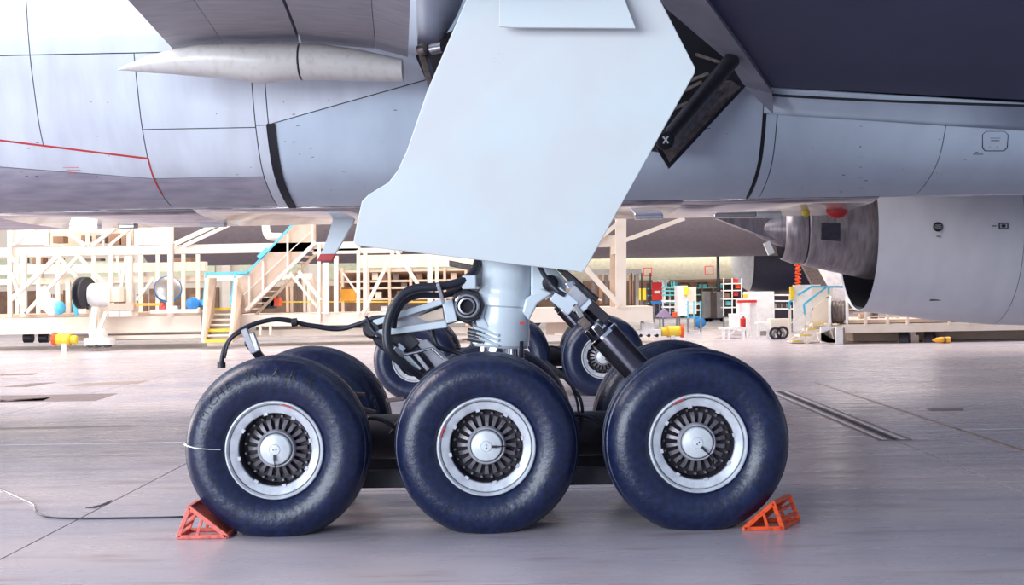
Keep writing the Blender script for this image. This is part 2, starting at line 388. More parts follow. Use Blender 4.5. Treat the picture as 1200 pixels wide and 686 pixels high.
# near wing underside
def wz(x, y): return 3.57 + 0.176 * (3.75 - y) - 0.07 * (x - 2.68)
wp = [(2.70, 3.72), (11.5, 3.72), (11.5, -1.5), (0.9, -1.5), (1.80, 1.7)]
G().plate([(x, y, wz(x, y)) for x, y in wp], (0, 0, 0.5)).build('wing', M['wing'], AIR)
G().plate([P(836, 12, 10.55) , P(906, 110, 12.55), P(906, 134, 12.60), P(872, 101, 12.45), P(856, 74, 11.9), P(783, 12, 10.9), P(755, -20, 10.4), P(812, -20, 10.0)], (0, 0.12, 0.12)).build('wing_lower_panel', M['wing_light'], AIR)
g = G(); g.tube(spline([P(905, 111, 12.4), P(930, 113, 12.4), P(1050, 119, 12.35), P(1200, 124, 12.3)], 5), 0.013, 6); g.build('wing_seal', M['rubber_seal'], AIR, smooth=60)
# gear bay: black plate stands for the shade inside the recess
bay = G().plate([P(745, -25, 12.0), P(800, -25, 12.0), P(862, 78, 12.5), P(874, 100, 12.55), P(845, 130, 12.55), P(786, 178, 12.5), P(735, 170, 12.4)], (0, 0.2, 0)).build('gear_bay_shade', M['bay'], AIR)
for (a, b) in (((800, 98), (830, 86)), ((795, 110), (822, 96)), ((788, 128), (812, 118)), ((815, 64), (858, 78))):
    G().beam(P(*a, 12.3), P(*b, 12.3), 0.03, 0.03).build('bay_rib', M['bronze'], bay)
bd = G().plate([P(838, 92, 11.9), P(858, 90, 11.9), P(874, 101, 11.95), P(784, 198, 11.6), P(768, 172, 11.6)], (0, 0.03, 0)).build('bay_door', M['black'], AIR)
G().plate([P(838, 96, 11.85), P(857, 94, 11.85), P(868, 102, 11.9), P(785, 190, 11.55), P(775, 172, 11.55)], (0, 0.03, 0)).build('door_lining', M['bronze'], bd)
G().plate([P(826, 112, 11.8), P(838, 104, 11.8), P(850, 108, 11.8), P(790, 176, 11.5), P(779, 172, 11.5)], (0, 0.03, 0)).build('door_lining', M['steel'], bd)
st = G().tube([P(858, 70, 11.7), P(781, 163, 11.1)], [0.075, 0.06], 16).build('bay_strut', M['black'], AIR, smooth=40)
pe = P(780, 164, 11.0)
G().lathe(pe, (0, 1, 0), [(0, 0.0), (0, 0.06), (0.02, 0.078), (0.12, 0.078)], 20, cap1=True).build('strut_end', M['bay'], st, smooth=40)
gx = G(); gx.box(pe + V((0, -.006, 0)), (0.075, 0.006, 0.014), Matrix.Rotation(0.9, 3, 'Y')).box(pe + V((0, -.007, 0)), (0.075, 0.006, 0.014), Matrix.Rotation(2.2, 3, 'Y')); gx.build('cross_mark', M['whitep'], st)
# black plate painting the bay's shade left of the gear door + hinge link
G().plate([P(487, 66, 12.3), P(500, 48, 12.2), P(530, 36, 12.0), P(560, -25, 11.6), P(620, -25, 11.6), P(560, 100, 12.3), P(506, 110, 12.4)], (0, 0.15, 0)).build('gear_bay_shade', M['bay'], AIR)
hl = G().beam(P(494, 62, 11.9), P(508, 110, 11.7), 0.06, 0.05).build('hinge_link', M['bronze'], AIR, bevel=0.008)
G().beam(P(499, 60, 11.85), P(513, 105, 11.65), 0.03, 0.05).build('link_rod', M['darksteel'], hl)
G().lathe(P(490, 60, 11.8), (0.9, -0.3, 0.2), [(0, 0.045), (0.02, 0.055), (0.07, 0.055), (0.09, 0.03)], 14, True, True).build('link_pin', M['bronze'], hl, smooth=40)
G().lathe(P(505, 58, 11.8), (0.9, -0.3, 0.1), [(0, 0.05), (0.11, 0.05)], 14, True, True).build('link_pin', M['steel'], hl, smooth=40)
# flap: underside segments
def flapseg(pb0, pb1, D0, D1, m, zoff=0):
    a = P(*pb0, D0); b = P(*pb1, D1); L = 5
    pts = [a, b, V((b.x + 0.10 * L, b.y - L, b.z + 0.02)), V((a.x + 0.10 * L, a.y - L, a.z + 0.02))]
    G().plate([p + V((0, 0, zoff)) for p in pts], (0, 0, 0.16)).build('flap_panel', m, AIR)
flapseg((203, 58), (262, 51), 12.25, 12.2, M['flap']); flapseg((262.6, 51), (350, 50), 12.2, 12.2, M['flap'])
flapseg((353.5, 50), (440, 57), 12.2, 12.2, M['flap'])
flapseg((440.6, 57), (478, 67), 12.2, 12.15, M['flap'])
# rounded inboard flap end
fe = []
for i in range(7):
    a = i / 6
    fe.append([P(488, 12 + 43 * math.sin(a * PI / 2), 11.9 - 0.0 * a) if 0 else P(487 + 3 * a, -25 + 79 * a, 11.9), P(505 + 6 * a, -25 + 76 * a, 11.95), P(545 - 25 * a ** 2, -25 + 64 * a, 12.1)])
G().grid(fe).build('flap_end_panel', M['wing_light'], AIR, smooth=40, solid=0.05)
# flap fairing pod
secs = [(138, 82, 0.6), (150, 79, 4), (170, 76, 9), (203, 72.5, 14.5), (235, 71, 19), (270, 71.5, 21), (302, 74.5, 23.5), (330, 73, 22.5), (352, 72.5, 21.5)]
def pod(secs, name):
    rows = []
    for px, py, h in secs:
        c = P(px, py, 11.95); r = h / F * 11.95
        rows.append([c + V((0, math.cos(a) * (r * 1.3), math.sin(a) * r)) for a in [2 * PI * k / 24 for k in range(24)]])
    g = G().grid(rows, closed=True); g.f.append(tuple(range(24))); g.f.append(tuple((len(rows) - 1) * 24 + k for k in range(23, -1, -1)))
    return g.build(name, M['fairing'], AIR, smooth=50)
pod(secs, 'flap_track_fairing')
pod([(354.5, 72.5, 21.3), (380, 73, 20.5), (420, 76.5, 18.5), (472, 82.5, 13)], 'flap_track_fairing')
ce = P(353, 72.5, 11.95); G().lathe(ce, (1, 0, 0), [(-0.01, 0.155), (0.012, 0.155)], 24, True, True).build('fairing_joint', M['seam'], AIR)

# ---------------------------------------------------------------- landing gear
def build_wheel(parent, first_loc, letters=True):
    """wheel whose axle runs along y, outer face to -y, built at the world origin"""
    R = 0.645
    half = [(-0.150, 0.330), (-0.178, 0.338), (-0.205, 0.362), (-0.228, 0.40), (-0.243, 0.45), (-0.246, 0.495), (-0.236, 0.535), (-0.215, 0.57), (-0.188, 0.597), (-0.158, 0.615),
            (-0.150, 0.618), (-0.146, 0.610), (-0.138, 0.611), (-0.134, 0.625), (-0.105, 0.634), (-0.09, 0.638), (-0.086, 0.629), (-0.078, 0.629), (-0.074, 0.640),
            (-0.036, R - 0.001), (-0.032, R - 0.010), (-0.024, R - 0.010), (-0.020, R), (0, R)]
    pr = half + [(-a, b) for a, b in reversed(half[:-1])]
    g = G().lathe((0, 0, 0), (0, 1, 0), pr, 96)
    for v in g.v:
        if v.z < -0.50:
            k = (-0.50 - v.z) / (R - 0.50)
            v.y *= 1 + 0.06 * k
        v.z = max(v.z, -0.595)
    t = g.build('wheel', M['tyre'], parent, smooth=40, origin=(0, 0, 0))
    # rim
    rp = [(-0.15, 0.338), (-0.190, 0.341), (-0.200, 0.336), (-0.202, 0.328), (-0.196, 0.322), (-0.188, 0.318), (-0.180, 0.314), (-0.178, 0.310), (-0.184, 0.306), (-0.172, 0.268), (-0.165, 0.256), (-0.15, 0.252), (-0.02, 0.245)]
    G().lathe((0, 0, 0), (0, 1, 0), rp, 64).build('rim', M['rim'], t, smooth=35, origin=(0, 0, 0))
    G().lathe((0, 0, 0), (0, 1, 0), [(-0.1815, 0.3165), (-0.183, 0.311)], 64).build('rim_groove', M['black'], t, origin=(0, 0, 0))
    g = G().lathe((0, 0, 0), (0, 1, 0), [(-0.149, 0.2515), (-0.03, 0.2405), (-0.025, 0.02)], 48); g.build('shaded_rim_well', M['black'], t, smooth=35, origin=(0, 0, 0))  # well coloured black to carry its own shadow
    g = G()
    for k in range(8):
        a = 2 * PI * (k + .3) / 8; g.box((math.cos(a) * 0.253, -0.166, math.sin(a) * 0.253), (0.02, 0.014, 0.028), Matrix.Rotation(-a, 3, 'Y'))
    g.build('rim_lugs', M['rim'], t, origin=(0, 0, 0))
    g = G(); NS = 20
    for k in range(NS):
        a = 2 * PI * k / NS; ca, sa = math.cos(a), math.sin(a)
        def q(r, s_, y): return V((ca * r - sa * s_, y, sa * r + ca * s_))
        a0 = [q(0.120, -0.010, -0.085), q(0.120, 0.010, -0.085), q(0.165, 0.012, -0.08), q(0.205, 0.016, -0.055), q(0.205, -0.016, -0.055), q(0.165, -0.012, -0.08)]
        g.plate(a0, (0, 0.02, 0))
        g.lathe((math.cos(a + .157) * 0.224, -0.075, math.sin(a + .157) * 0.224), (0, 1, 0), [(0, 0.0), (0, 0.008), (0.01, 0.011), (0.05, 0.011)], 8)
    g.lathe((0, 0, 0), (0, 1, 0), [(-0.06, 0.112), (-0.088, 0.118), (-0.088, 0.128), (-0.06, 0.13)], 40)
    g.build('spoke_ring', M['spoke'], t, origin=(0, 0, 0), smooth=30)
    G().lathe((0, 0, 0), (0, 1, 0), [(-0.09, 0.134), (-0.125, 0.130), (-0.132, 0.124), (-0.128, 0.114), (-0.11, 0.112)], 40).build('hub_ring', M['gear_grey'], t, smooth=35, origin=(0, 0, 0))
    G().lathe((0, 0, 0), (0, 1, 0), [(-0.10, 0.110), (-0.150, 0.106), (-0.158, 0.100), (-0.170, 0.060), (-0.172, 0.040), (-0.169, 0.038), (-0.176, 0.034), (-0.178, 0.001)], 40).build('hub_cap', M['hub'], t, smooth=30, origin=(0, 0, 0))
    g = G()
    for dx in (-0.010, 0.010): g.lathe((dx, -0.181, 0), (0, 1, 0), [(0, 0.0), (0, 0.0045), (0.006, 0.0045)], 10)
    g.tube(spline([(0.0, -0.185, -0.040), (0.0, -0.187, -0.075), (0.003, -0.18, -0.115), (0.0, -0.14, -0.16), (-0.02, -0.11, -0.185), (-0.05, -0.11, -0.195)], 5), 0.0045, 6)
    g.box((0, -0.183, -0.055), (0.016, 0.012, 0.042))
    g.build('pressure_sensor_lead', M['black'], t, origin=(0, 0, 0))
    # red balance marks
    g = G()
    for a in (1.15, 1.24, 1.33):
        g.box((math.cos(a) * 0.318, -0.2, math.sin(a) * 0.318), (0.010, 0.008, 0.024), Matrix.Rotation(-a, 3, 'Y'))
    g.build('rim_marking', M['redmark'], t, origin=(0, 0, 0))
    # brake pack on the inner side
    g = G().lathe((0, 0, 0), (0, 1, 0), [(-0.02, 0.22), (0.16, 0.23), (0.25, 0.22), (0.27, 0.19), (0.34, 0.18), (0.35, 0.05)], 28, cap0=True)
    for k in range(8):
        a = 2 * PI * k / 8; g.lathe((math.cos(a) * .15, 0.3, math.sin(a) * .15), (0, 1, 0), [(0, .03), (.09, .03)], 8, cap1=True)
    g.build('brake_unit', M['black'], t, smooth=35, origin=(0, 0, 0))
    if letters:
        fc = bpy.data.curves.new('tmp', 'FONT')
        word = 'MICHELIN  AIR X'
        rr = 0.508; a = math.radians(152)
        for chh in word:
            fc.body = chh; fc.size = 0.085; fc.extrude = 0.002; fc.align_x = 'CENTER'
            if chh != ' ':
                to = bpy.data.objects.new('tmp', fc); COL.objects.link(to)
                dg = bpy.context.evaluated_depsgraph_get(); dg.update()
                me = bpy.data.meshes.new_from_object(to.evaluated_get(dg))
                bpy.data.objects.remove(to)
                th = a - PI / 2
                for_v = []
                for vv in me.vertices:
                    x, y, z = vv.co
                    lx = x * 1.15; lz = y + rr
                    for_v.append(V((lx * math.cos(th) - lz * math.sin(th), -0.2445 - z, lx * math.sin(th) + lz * math.cos(th))))
                for v in for_v:
                    r = math.hypot(v.x, v.z); yy = -0.2462
                    for (y0, r0), (y1, r1) in zip(half, half[1:]):
                        if r0 <= r <= r1 and y1 < 0: yy = y0 + (y1 - y0) * (r - r0) / (r1 - r0); break
                    v.y = yy - 0.003 + (v.y + 0.2445)
                G().add(for_v, [tuple(p.vertices) for p in me.polygons]).build('tyre_letter', M['letter'], t, origin=(0, 0, 0))
                bpy.data.meshes.remove(me)
            a -= math.radians(7.6 if chh not in ' I' else 5.0)
    return t

GEAR = thing('landing_gear', (0, 0.95, 0), 'near six-wheeled landing gear standing on the floor in the foreground', 'landing gear')
W0 = build_wheel(GEAR, None)
zc = 0.595
front_y, back_y = 0.246, 1.654
XW = [-1.455, 0.0, 1.45]
def place(wl, x, y, flip, turn):
    wl.location = V((x, y, zc)) - wloc(GEAR)
    if flip: wl.rotation_euler = (0, 0, PI)
    for c in wl.children:
        if c.name.split('.')[0] in ('pressure_sensor_lead', 'rim_marking', 'spoke_ring', 'rim_lugs', 'tyre_letter'): c.rotation_euler = (0, turn, 0)
place(W0, XW[0], front_y, False, 0.0)
wh = [W0]
for (x, y, fl_, tn) in ((XW[1], front_y, False, -1.55), (XW[2], front_y, False, -0.75), (XW[0], back_y, True, 0.4), (XW[1], back_y, True, 1.1), (XW[2], back_y, True, 2.0)):
    c = copy_tree(W0, GEAR); place(c, x, y, fl_, tn); wh.append(c)
# keep the letters off the two wheels on which none can be read
for wl in wh[1:]:
    for c in list(wl.children):
        if c.name.startswith('tyre_letter'): bpy.data.objects.remove(c)
for c in W0.children:
    if c.name.startswith('tyre_letter'): c.rotation_euler = (0, 0, 0)
g = G(); 
for i in range(7):
    a0 = PI - 0.10 + 0.0 * i
pts = [V((-0.622, -0.150, 0.045)), V((-0.602, -0.186, 0.040)), V((-0.545, -0.235, 0.032)), V((-0.49, -0.248, 0.025)), V((-0.42, -0.237, 0.018)), V((-0.365, -0.209, 0.012))]
gs = G().tube([p + V((XW[0], front_y, zc)) for p in pts], [0.010, 0.006, 0.004, 0.003, 0.003, 0.003], 6)
tag(gs.build('slip_mark', M['whitep'], W0), 'white paint slip mark on the tyre')
# bogie
beam = G().tube([(-1.62, .95, .60), (-1.5, .95, .585), (-0.4, .95, .575), (0, .95, .62), (0.4, .95, .575), (1.5, .95, .585), (1.62, .95, .60)], [0.11, 0.165, 0.165, 0.21, 0.165, 0.165, 0.11], 20).build('bogie_beam', M['black'], GEAR, smooth=40)
for x in XW:
    G().lathe((x, 0.2, zc), (0, 1, 0), [(0, .085), (1.5, .085)], 20, True, True).build('axle', M['black'], GEAR, smooth=40)
for y in (0.62, 1.28):
    for x0, x1 in ((XW[0], XW[1]), (XW[1], XW[2])):
        r = G().beam((x0 + 0.2, y, 0.305), (x1 - 0.2, y, 0.305), 0.13, 0.06).build('brake_rod', M['black'], GEAR, bevel=0.01)
for x in (-0.9, -0.62, 0.62):
    G().tube(spline([(x - .1, .72, .62), (x, .66, .74), (x + .15, .64, .72), (x + .28, .68, .60)], 5), 0.018, 8).build('brake_hose', M['hose'], GEAR, smooth=60)
for (a, b) in (((412, 462), (428, 463)), ((452, 470), (474, 467)), ((420, 478), (440, 484))):
    G().beam(P(*a, 9.4), P(*b, 9.4), 0.03).build('brake_fitting', M['bronze'], GEAR, bevel=0.005)
# shock strut
D0 = 9.75
top = P(600, 180, D0); bot = P(586.5, 407, D0); ax = (bot - top); L = ax.length; ax.normalize()
def hh(py): return (py - 180) / (407 - 180) * L
pr = [(hh(180), .225), (hh(335), .222), (hh(337), .214), (hh(344), .214), (hh(347), .222), (hh(358), .222), (hh(360), .208), (hh(382), .206), (hh(385), .214), (hh(404), .214), (hh(407), .20), (hh(407), .15)]
cyl = G().lathe(top, ax, pr, 40, True, False).build('shock_strut', M['gear_white'], GEAR, smooth=35)
G().lathe(top, ax, [(hh(400), .155), (hh(470), .155)], 32).build('chrome_piston', M['chrome'], GEAR, smooth=40)
G().lathe(P(609, 400, 9.62), (0, 0, -1), [(0, .03), (.3, .03)], 12, True, True).build('piston_rod', M['darksteel'], GEAR, smooth=40)
G().lathe(P(600, 400, 9.60), (0, 0, -1), [(0, .022), (.3, .022)], 12, True, True).build('piston_rod', M['steel'], GEAR, smooth=40)
tag(G().box(P(612, 379, 9.545), (0.035, 0.01, 0.02)).build('stencil', M['redmark'], cyl), 'tiny red stencil')
# cast lug carrying the torque link pin
lug = G()
lug.plate([P(572, 340, 9.62), P(580, 352, 9.62), P(578, 372, 9.62), P(560, 386, 9.62), P(556, 374, 9.62), P(538, 372, 9.62), P(536, 350, 9.62), P(548, 338, 9.62)], (0, 0.22, 0))
lug.build('torque_link_lug', M['gear_grey'], cyl, bevel=0.015)
for k in range(3):
    G().beam(P(556 + k * 3, 384 + k * 6, 9.6), P(585, 393 + k * 6, 9.6), 0.018, 0.16).build('lug_rib', M['gear_white'], cyl, bevel=0.004)
G().plate([P(554, 378, 9.66), P(590, 360, 9.66), P(592, 404, 9.66), P(552, 401, 9.66)], (0, 0.14, 0)).build('lug_web', M['gear_grey'], cyl, bevel=0.01)
G().plate([P(566, 336, 9.56), P(582, 330, 9.56), P(584, 344, 9.56), P(572, 352, 9.56), P(566, 372, 9.56), P(580, 392, 9.56), P(560, 384, 9.56), P(554, 368, 9.56), P(558, 346, 9.56)], (0, .16, 0)).build('lug_gusset', M['gear_white'], cyl, bevel=0.014)
G().plate([P(552, 312, 9.6), P(566, 312, 9.6), P(566, 332, 9.6), P(556, 336, 9.6)], (0, .1, 0)).build('lug_web', M['gear_grey'], cyl, bevel=0.01)
for yy in (388, 396):
    G().lathe(P(548, yy, 9.6), (1, 0, -.25), [(0, .022), (.12, .022), (.12, .03), (.16, .03)], 12, True, True).build('grease_fitting', M['steel'], cyl, smooth=35)
G().plate([P(616, 350, 9.56), P(634, 338, 9.56), P(648, 344, 9.56), P(630, 356, 9.56), P(620, 376, 9.56), P(612, 366, 9.56)], (0, .12, 0)).build('lug_gusset', M['gear_white'], cyl, bevel=0.014)
# pin with nut
pc = P(547, 359, 9.50)
pin = G().lathe(pc, (0, 1, 0), [(0.02, 0.13), (0.10, 0.135), (0.3, 0.135)], 8, True, True).build('torque_pin', M['black'], GEAR, bevel=0.01)
G().lathe(pc, (0, 1, 0), [(0.03, 0.100), (-0.005, 0.097), (-0.018, 0.086), (-0.018, 0.074), (-0.004, 0.070)], 32).build('pin_nut', M['steel'], pin, smooth=30)
G().lathe(pc, (0, 1, 0), [(-0.004, 0.070), (-0.030, 0.062), (-0.032, 0.050), (-0.006, 0.045), (0.05, 0.043)], 28).build('pin_bushing', M['steel'], pin, smooth=30)
G().lathe(pc, (0, 1, 0), [(0.012, 0.0), (0.012, 0.044)], 20).build('pin_hole', M['bay'], pin)
G().box(P(550, 331, 9.5), (0.10, 0.12, 0.10)).build('lug_bracket', M['gear_white'], cyl, bevel=0.008)
# upper torque link: frame with pocket
tl = G().plate([P(521, 353, 9.55), P(531, 350, 9.55), P(538, 377, 9.55), P(524, 381, 9.55), P(485, 385, 9.55), P(440, 394, 9.55), P(428, 386, 9.55), P(436, 378, 9.55), P(470, 370, 9.55)], (0, 0.10, 0)).build('upper_torque_link', M['gear_grey'], GEAR, bevel=0.012)
tl['label'] = 'light grey cast upper torque link'
for a, b, wd in (((520, 353), (438, 379), .045), ((524, 380), (440, 391), .05), ((524, 352), (530, 378), .08)):
    G().beam(P(*a, 9.51), P(*b, 9.51), wd, 0.06).build('link_flange', M['gear_white'], tl, bevel=0.008)
G().plate([P(518, 359, 9.535), P(520, 374, 9.535), P(500, 377, 9.535), P(487, 371, 9.535)], (0, 0.01, 0)).build('link_pocket', M['tan'], tl)
G().plate([P(518, 357.5, 9.53), P(519, 360.5, 9.53), P(486, 372, 9.53)], (0, 0.01, 0)).build('link_pocket', M['bay'], tl)
ap = P(436, 386, 9.5)
G().lathe(ap, (0, 1, 0), [(-0.02, .0), (-0.02, .05), (0, .07), (0.22, .07)], 20, cap1=True).build('link_apex_pin', M['black'], GEAR, smooth=35)
ll = G().plate([P(428, 384, 9.62), P(448, 376, 9.62), P(540, 440, 9.62), P(520, 470, 9.62), P(474, 432, 9.62), P(440, 404, 9.62)], (0, 0.12, 0)).build('lower_torque_link', M['darksteel'], GEAR, bevel=0.012)
G().plate([P(486, 400, 9.58), P(500, 398, 9.58), P(528, 424, 9.58), P(514, 436, 9.58)], (0, 0.05, 0)).build('link_flange', M['gear_grey'], ll, bevel=0.006)
G().plate([P(452, 392, 9.57), P(478, 388, 9.57), P(492, 402, 9.57), P(478, 414, 9.57)], (0, 0.05, 0)).build('link_flange', M['hose'], ll, bevel=0.006)
for a, b, wd, mm in (((474, 415), (492, 434), .035, 'gear_white'), ((486, 414), (502, 434), .03, 'steel'), ((462, 408), (474, 418), .05, 'steel'), ((466, 404), (474, 411), .04, 'chrome')):
    G().beam(P(*a, 9.5), P(*b, 9.5), wd, 0.04).build('link_fitting', M[mm], ll, bevel=0.004)
G().tube(spline([P(474, 416, 9.47), P(488, 413, 9.47), P(504, 409, 9.47), P(508, 410, 9.47), P(520, 421, 9.47)], 5), 0.011, 8).build('steel_pipe', M['chrome'], GEAR, smooth=60)
# hoses
def hose(pts, r, m='hose', name='hose'):
    return G().tube(spline([P(*p) for p in pts], 7), r, 10).build(name, M[m], GEAR, smooth=60)
hose([(562, 296, 9.7), (556, 318, 9.55), (540, 330, 9.45), (515, 336, 9.4), (488, 338, 9.38), (470, 347, 9.36), (458, 366, 9.34), (453, 390, 9.34), (457, 412, 9.34), (474, 428, 9.4), (492, 440, 9.5)], 0.032)
hose([(560, 310, 9.75), (548, 330, 9.65), (525, 345, 9.6), (495, 346, 9.5), (476, 352, 9.45), (464, 368, 9.42), (461, 384, 9.45)], 0.024)
hose([(452, 372, 9.5), (438, 373, 9.5), (420, 380, 9.5), (395, 386, 9.5), (360, 381, 9.45), (335, 375, 9.4), (315, 375.5, 9.35), (290, 383, 9.3), (272, 395, 9.25), (262, 412, 9.2), (259, 431, 9.2)], 0.017)
hose([(429, 371, 9.5), (437, 388, 9.45), (452, 398, 9.45), (470, 408, 9.5)], 0.011)
hose([(436, 376, 9.5), (424, 381, 9.5), (395, 384, 9.52), (345, 378, 9.42), (312, 376, 9.37), (280, 391, 9.25), (268, 402, 9.2), (263, 420, 9.2)], 0.010)
for p in ((345, 378, 9.40), (259.5, 428, 9.18)):
    G().lathe(P(*p), (1, 0, 0.1) if p[0] > 300 else (0, 0, 1), [(-0.02, 0.03), (0.02, 0.03)], 12, True, True).build('hose_clamp', M['black'], GEAR)
hose([(640, 424, 9.9), (664, 446, 9.6), (680, 468, 9.5), (682, 490, 9.5), (676, 512, 9.5)], 0.012)
hose([(650, 430, 9.9), (668, 450, 9.65), (676, 470, 9.55), (679, 492, 9.5)], 0.010)
hose([(632, 312, 9.55), (640, 326, 9.45), (652, 340, 9.4), (662, 346, 9.4)], 0.018)
hose([(655, 315, 9.6), (668, 324, 9.5), (684, 338, 9.45), (700, 352, 9.45)], 0.020)
hose([(505, 376, 9.7), (512, 405, 9.65), (530, 412, 9.7), (548, 418, 9.7)], 0.016)
# bracket across hoses, front stub with rod
G().beam(P(513, 333, 9.33), P(520, 356, 9.4), 0.025, 0.03).build('hose_bracket', M['gear_grey'], GEAR, bevel=0.004)
G().plate([P(526, 305, 9.7), P(556, 311, 9.7), P(554, 318, 9.7), P(526, 312, 9.7)], (0, 0.1, 0)).build('door_link', M['bronze'], GEAR, bevel=0.006)
G().beam(P(286, 386, 9.15), P(298, 414, 9.15), 0.045, 0.04).build('sensor_arm', M['gear_grey'], GEAR, bevel=0.006)
G().beam(P(295, 390, 9.12), P(303, 412, 9.12), 0.035, 0.04).build('sensor_arm', M['steel'], GEAR, bevel=0.006)
G().beam(P(290, 400, 9.3), (XW[0] + 0.1, .9, .72), 0.06, 0.05).build('sensor_arm', M['black'], GEAR, bevel=0.006)
# truck positioner actuator on the right
a0 = P(650, 330, 9.6); a1 = P(780, 470, 9.55)
lg = G().plate([P(622, 306, 9.62), P(648, 312, 9.62), P(664, 330, 9.62), P(662, 342, 9.62), P(646, 346, 9.62), P(622, 354, 9.62)], (0, 0.2, 0)).build('actuator_lug', M['gear_white'], cyl, bevel=0.014)
G().lathe(P(645, 332, 9.5), (0, 1, 0), [(0, .0), (0, .035), (0.02, .06), (0.12, .06)], 20, cap1=True).build('lug_pin', M['black'], lg, smooth=35)
axd = (a1 - a0).normalized(); LL = (a1 - a0).length
ac = G().lathe(a0, axd, [(LL * .40, .098), (LL * .44, .112), (LL, .112)], 28, True, True).build('positioner_cylinder', M['darksteel'], GEAR, smooth=35)
G().lathe(a0, axd, [(LL * .22, .055), (LL * .42, .06)], 20, True, True).build('positioner_rod', M['darksteel'], ac, smooth=35)
G().lathe(a0, axd, [(LL * .35, .085), (LL * .36, .10), (LL * .43, .104), (LL * .44, .118), (LL * .46, .118)], 28, True, True).build('end_collar', M['chrome'], ac, smooth=30)
for (a, b, wd, dp, mm) in (((650, 344), (672, 362), .12, .12, 'gear_white'), ((668, 340), (684, 356), .10, .10, 'gear_grey'), ((676, 366), (692, 352), .06, .08, 'gear_white'), ((664, 336), (674, 330), .05, .06, 'chrome'), ((672, 356), (682, 372), .04, .12, 'silver'), ((680, 374), (690, 384), .07, .1, 'bronze'), ((660, 318), (694, 352), .05, .06, 'black'), ((690, 356), (712, 376), .07, .08, 'black'), ((698, 383), (706, 392), .05, .12, 'black')):
    G().beam(P(*a, 9.46), P(*b, 9.46), wd, dp).build('actuator_fitting', M[mm], ac, bevel=0.008)
# gear door on the leg
def DP(px, py): return P(px, py, 9.32 - 0.0012 * (320 - py))
dpts = [(566, -45), (541, 12), (500, 108), (477, 176), (466, 200), (455, 214), (432, 228), (424, 236), (419, 258), (414, 284), (418, 288), (677, 318.5), (682, 320), (688, 312), (814, 86), (815, 80), (780, 12), (750, -45)]
door = G().plate([DP(*p) for p in dpts], (0, 0.045, 0)).build('gear_door', M['door_white'], GEAR, bevel=0.006)
door['label'] = 'large white cranked door plate on the leg'
dp2 = [(585, -45), (585, 31), (600, 32), (745, 33), (737, 12), (716, -45)]
ud = G().plate([P(x, y, 8.84) for x, y in dp2], (0, 0.03, 0)).build('upper_door_flap', M['door_white'], GEAR, bevel=0.003)
G().beam(P(650, 0, 8.87), DP(650, 0), 0.1, 0.1).build('flap_hinge', M['steel'], ud)
g = G()
def ringpts(cx, cy, r, n, sq=False):
    for k in range(n):
        a = 2 * PI * k / n; dx, dy = math.cos(a), math.sin(a)
        if sq: s_ = 1 / max(abs(dx), abs(dy)); dx *= s_; dy *= s_
        q = DP(cx + dx * r, cy + dy * r); g.lathe(q + V((0, -0.0015, 0)), (0, 1, 0), [(0, 0), (0, 0.0045), (0.004, 0.0045)], 6)
ringpts(661, 76, 10, 16, True); ringpts(732, 64, 8, 8); ringpts(565, 208, 7.5, 10); ringpts(640, 217, 7.5, 10); ringpts(585, 68, 6, 8)
fs = g.build('door_fasteners', M['steel'], door)
# supports from leg to door
G().beam(P(600, 260, 9.8), P(620, 270, 9.3), 0.12, 0.1).build('door_mount', M['gear_grey'], GEAR)
G().beam(P(596, 120, 9.8), P(640, 120, 9.2), 0.12, 0.1).build('door_mount', M['gear_grey'], GEAR)
G().lathe(P(600, 185, D0), (0.02, 0, 1), [(0, .225), (1.2, .24), (2.0, .24)], 32, True, True).build('strut_trunnion', M['gear_white'], GEAR, smooth=35)

# far landing gear: copy of the near one without its door and hoses
g2 = copy_tree(GEAR); g2.location = (0, 0.95 + 11.0, 0)
tag(g2, 'second six-wheeled landing gear seen between the near wheels', 'landing gear')
for wl in g2.children:
    for c in list(wl.children):
        if c.name.startswith(('slip_mark', 'tyre_letter')): bpy.data.objects.remove(c)
for c in list(g2.children):
    if c.name.split('.')[0] in ('gear_door', 'upper_door_flap', 'sensor_arm', 'hose', 'hose_clamp', 'door_mount', 'door_link'):
        for k in list(c.children): bpy.data.objects.remove(k)
        bpy.data.objects.remove(c)

# ---------------------------------------------------------------- wheel chocks and ground cable
def chock(A, B, C, m, label, dv=(0, 0.26, 0)):
    """A apex, B outer foot, C toe under the tyre (front face points on y=const)"""
    dv = V(dv); root = thing('wheel_chock', ((B.x + C.x) / 2, A.y + dv.y / 2, 0), label, 'chock')
    for o in (V((0, 0, 0)), dv):
        g = G()
        for a, b, wd in ((A, B, .028), (B, C, .026), (A, C, .03)): g.beam(a + o, b + o, wd, 0.022)
        q = A.lerp(C, 0.35); q2 = B.lerp(C, 0.38)
        g.beam(q + o, q2 + o, .02, 0.02)
        g.build('side_frame', m, root, bevel=0.003)
    for k, (a, b) in enumerate(((A, A), (B, B), (C, C))):
        G().beam(a, a + dv, 0.026, 0.026).build('cross_bar', m, root, bevel=0.003)
    for t in (0.35, 0.7):
        G().beam(A.lerp(B, t), A.lerp(B, t) + dv, 0.02, 0.02).build('cross_bar', m, root)
    for t in (0.08, 0.92):
        pass
    G().plate([A.lerp(C, .03), A.lerp(C, .97), A.lerp(C, .97) + dv, A.lerp(C, .03) + dv], (A - C).cross(V((0, 1, 0))).normalized() * 0.01).build('tread_plate', m, root)
    return root
zf = 0.014
def on_y(px, py, y): return P(px, py, y + 8.8)
A = on_y(222, 595, 0.03); B = on_y(209, 632, 0.03); C = on_y(266, 635, 0.03); B.z = zf; C.z = zf
chock(A, B, C, M['pink'], 'faded red frame chock under the leftmost front wheel')
A = on_y(906, 590, 0.02); B = on_y(917, 624, 0.02); C = on_y(872, 628, 0.02); B.z = zf; C.z = zf
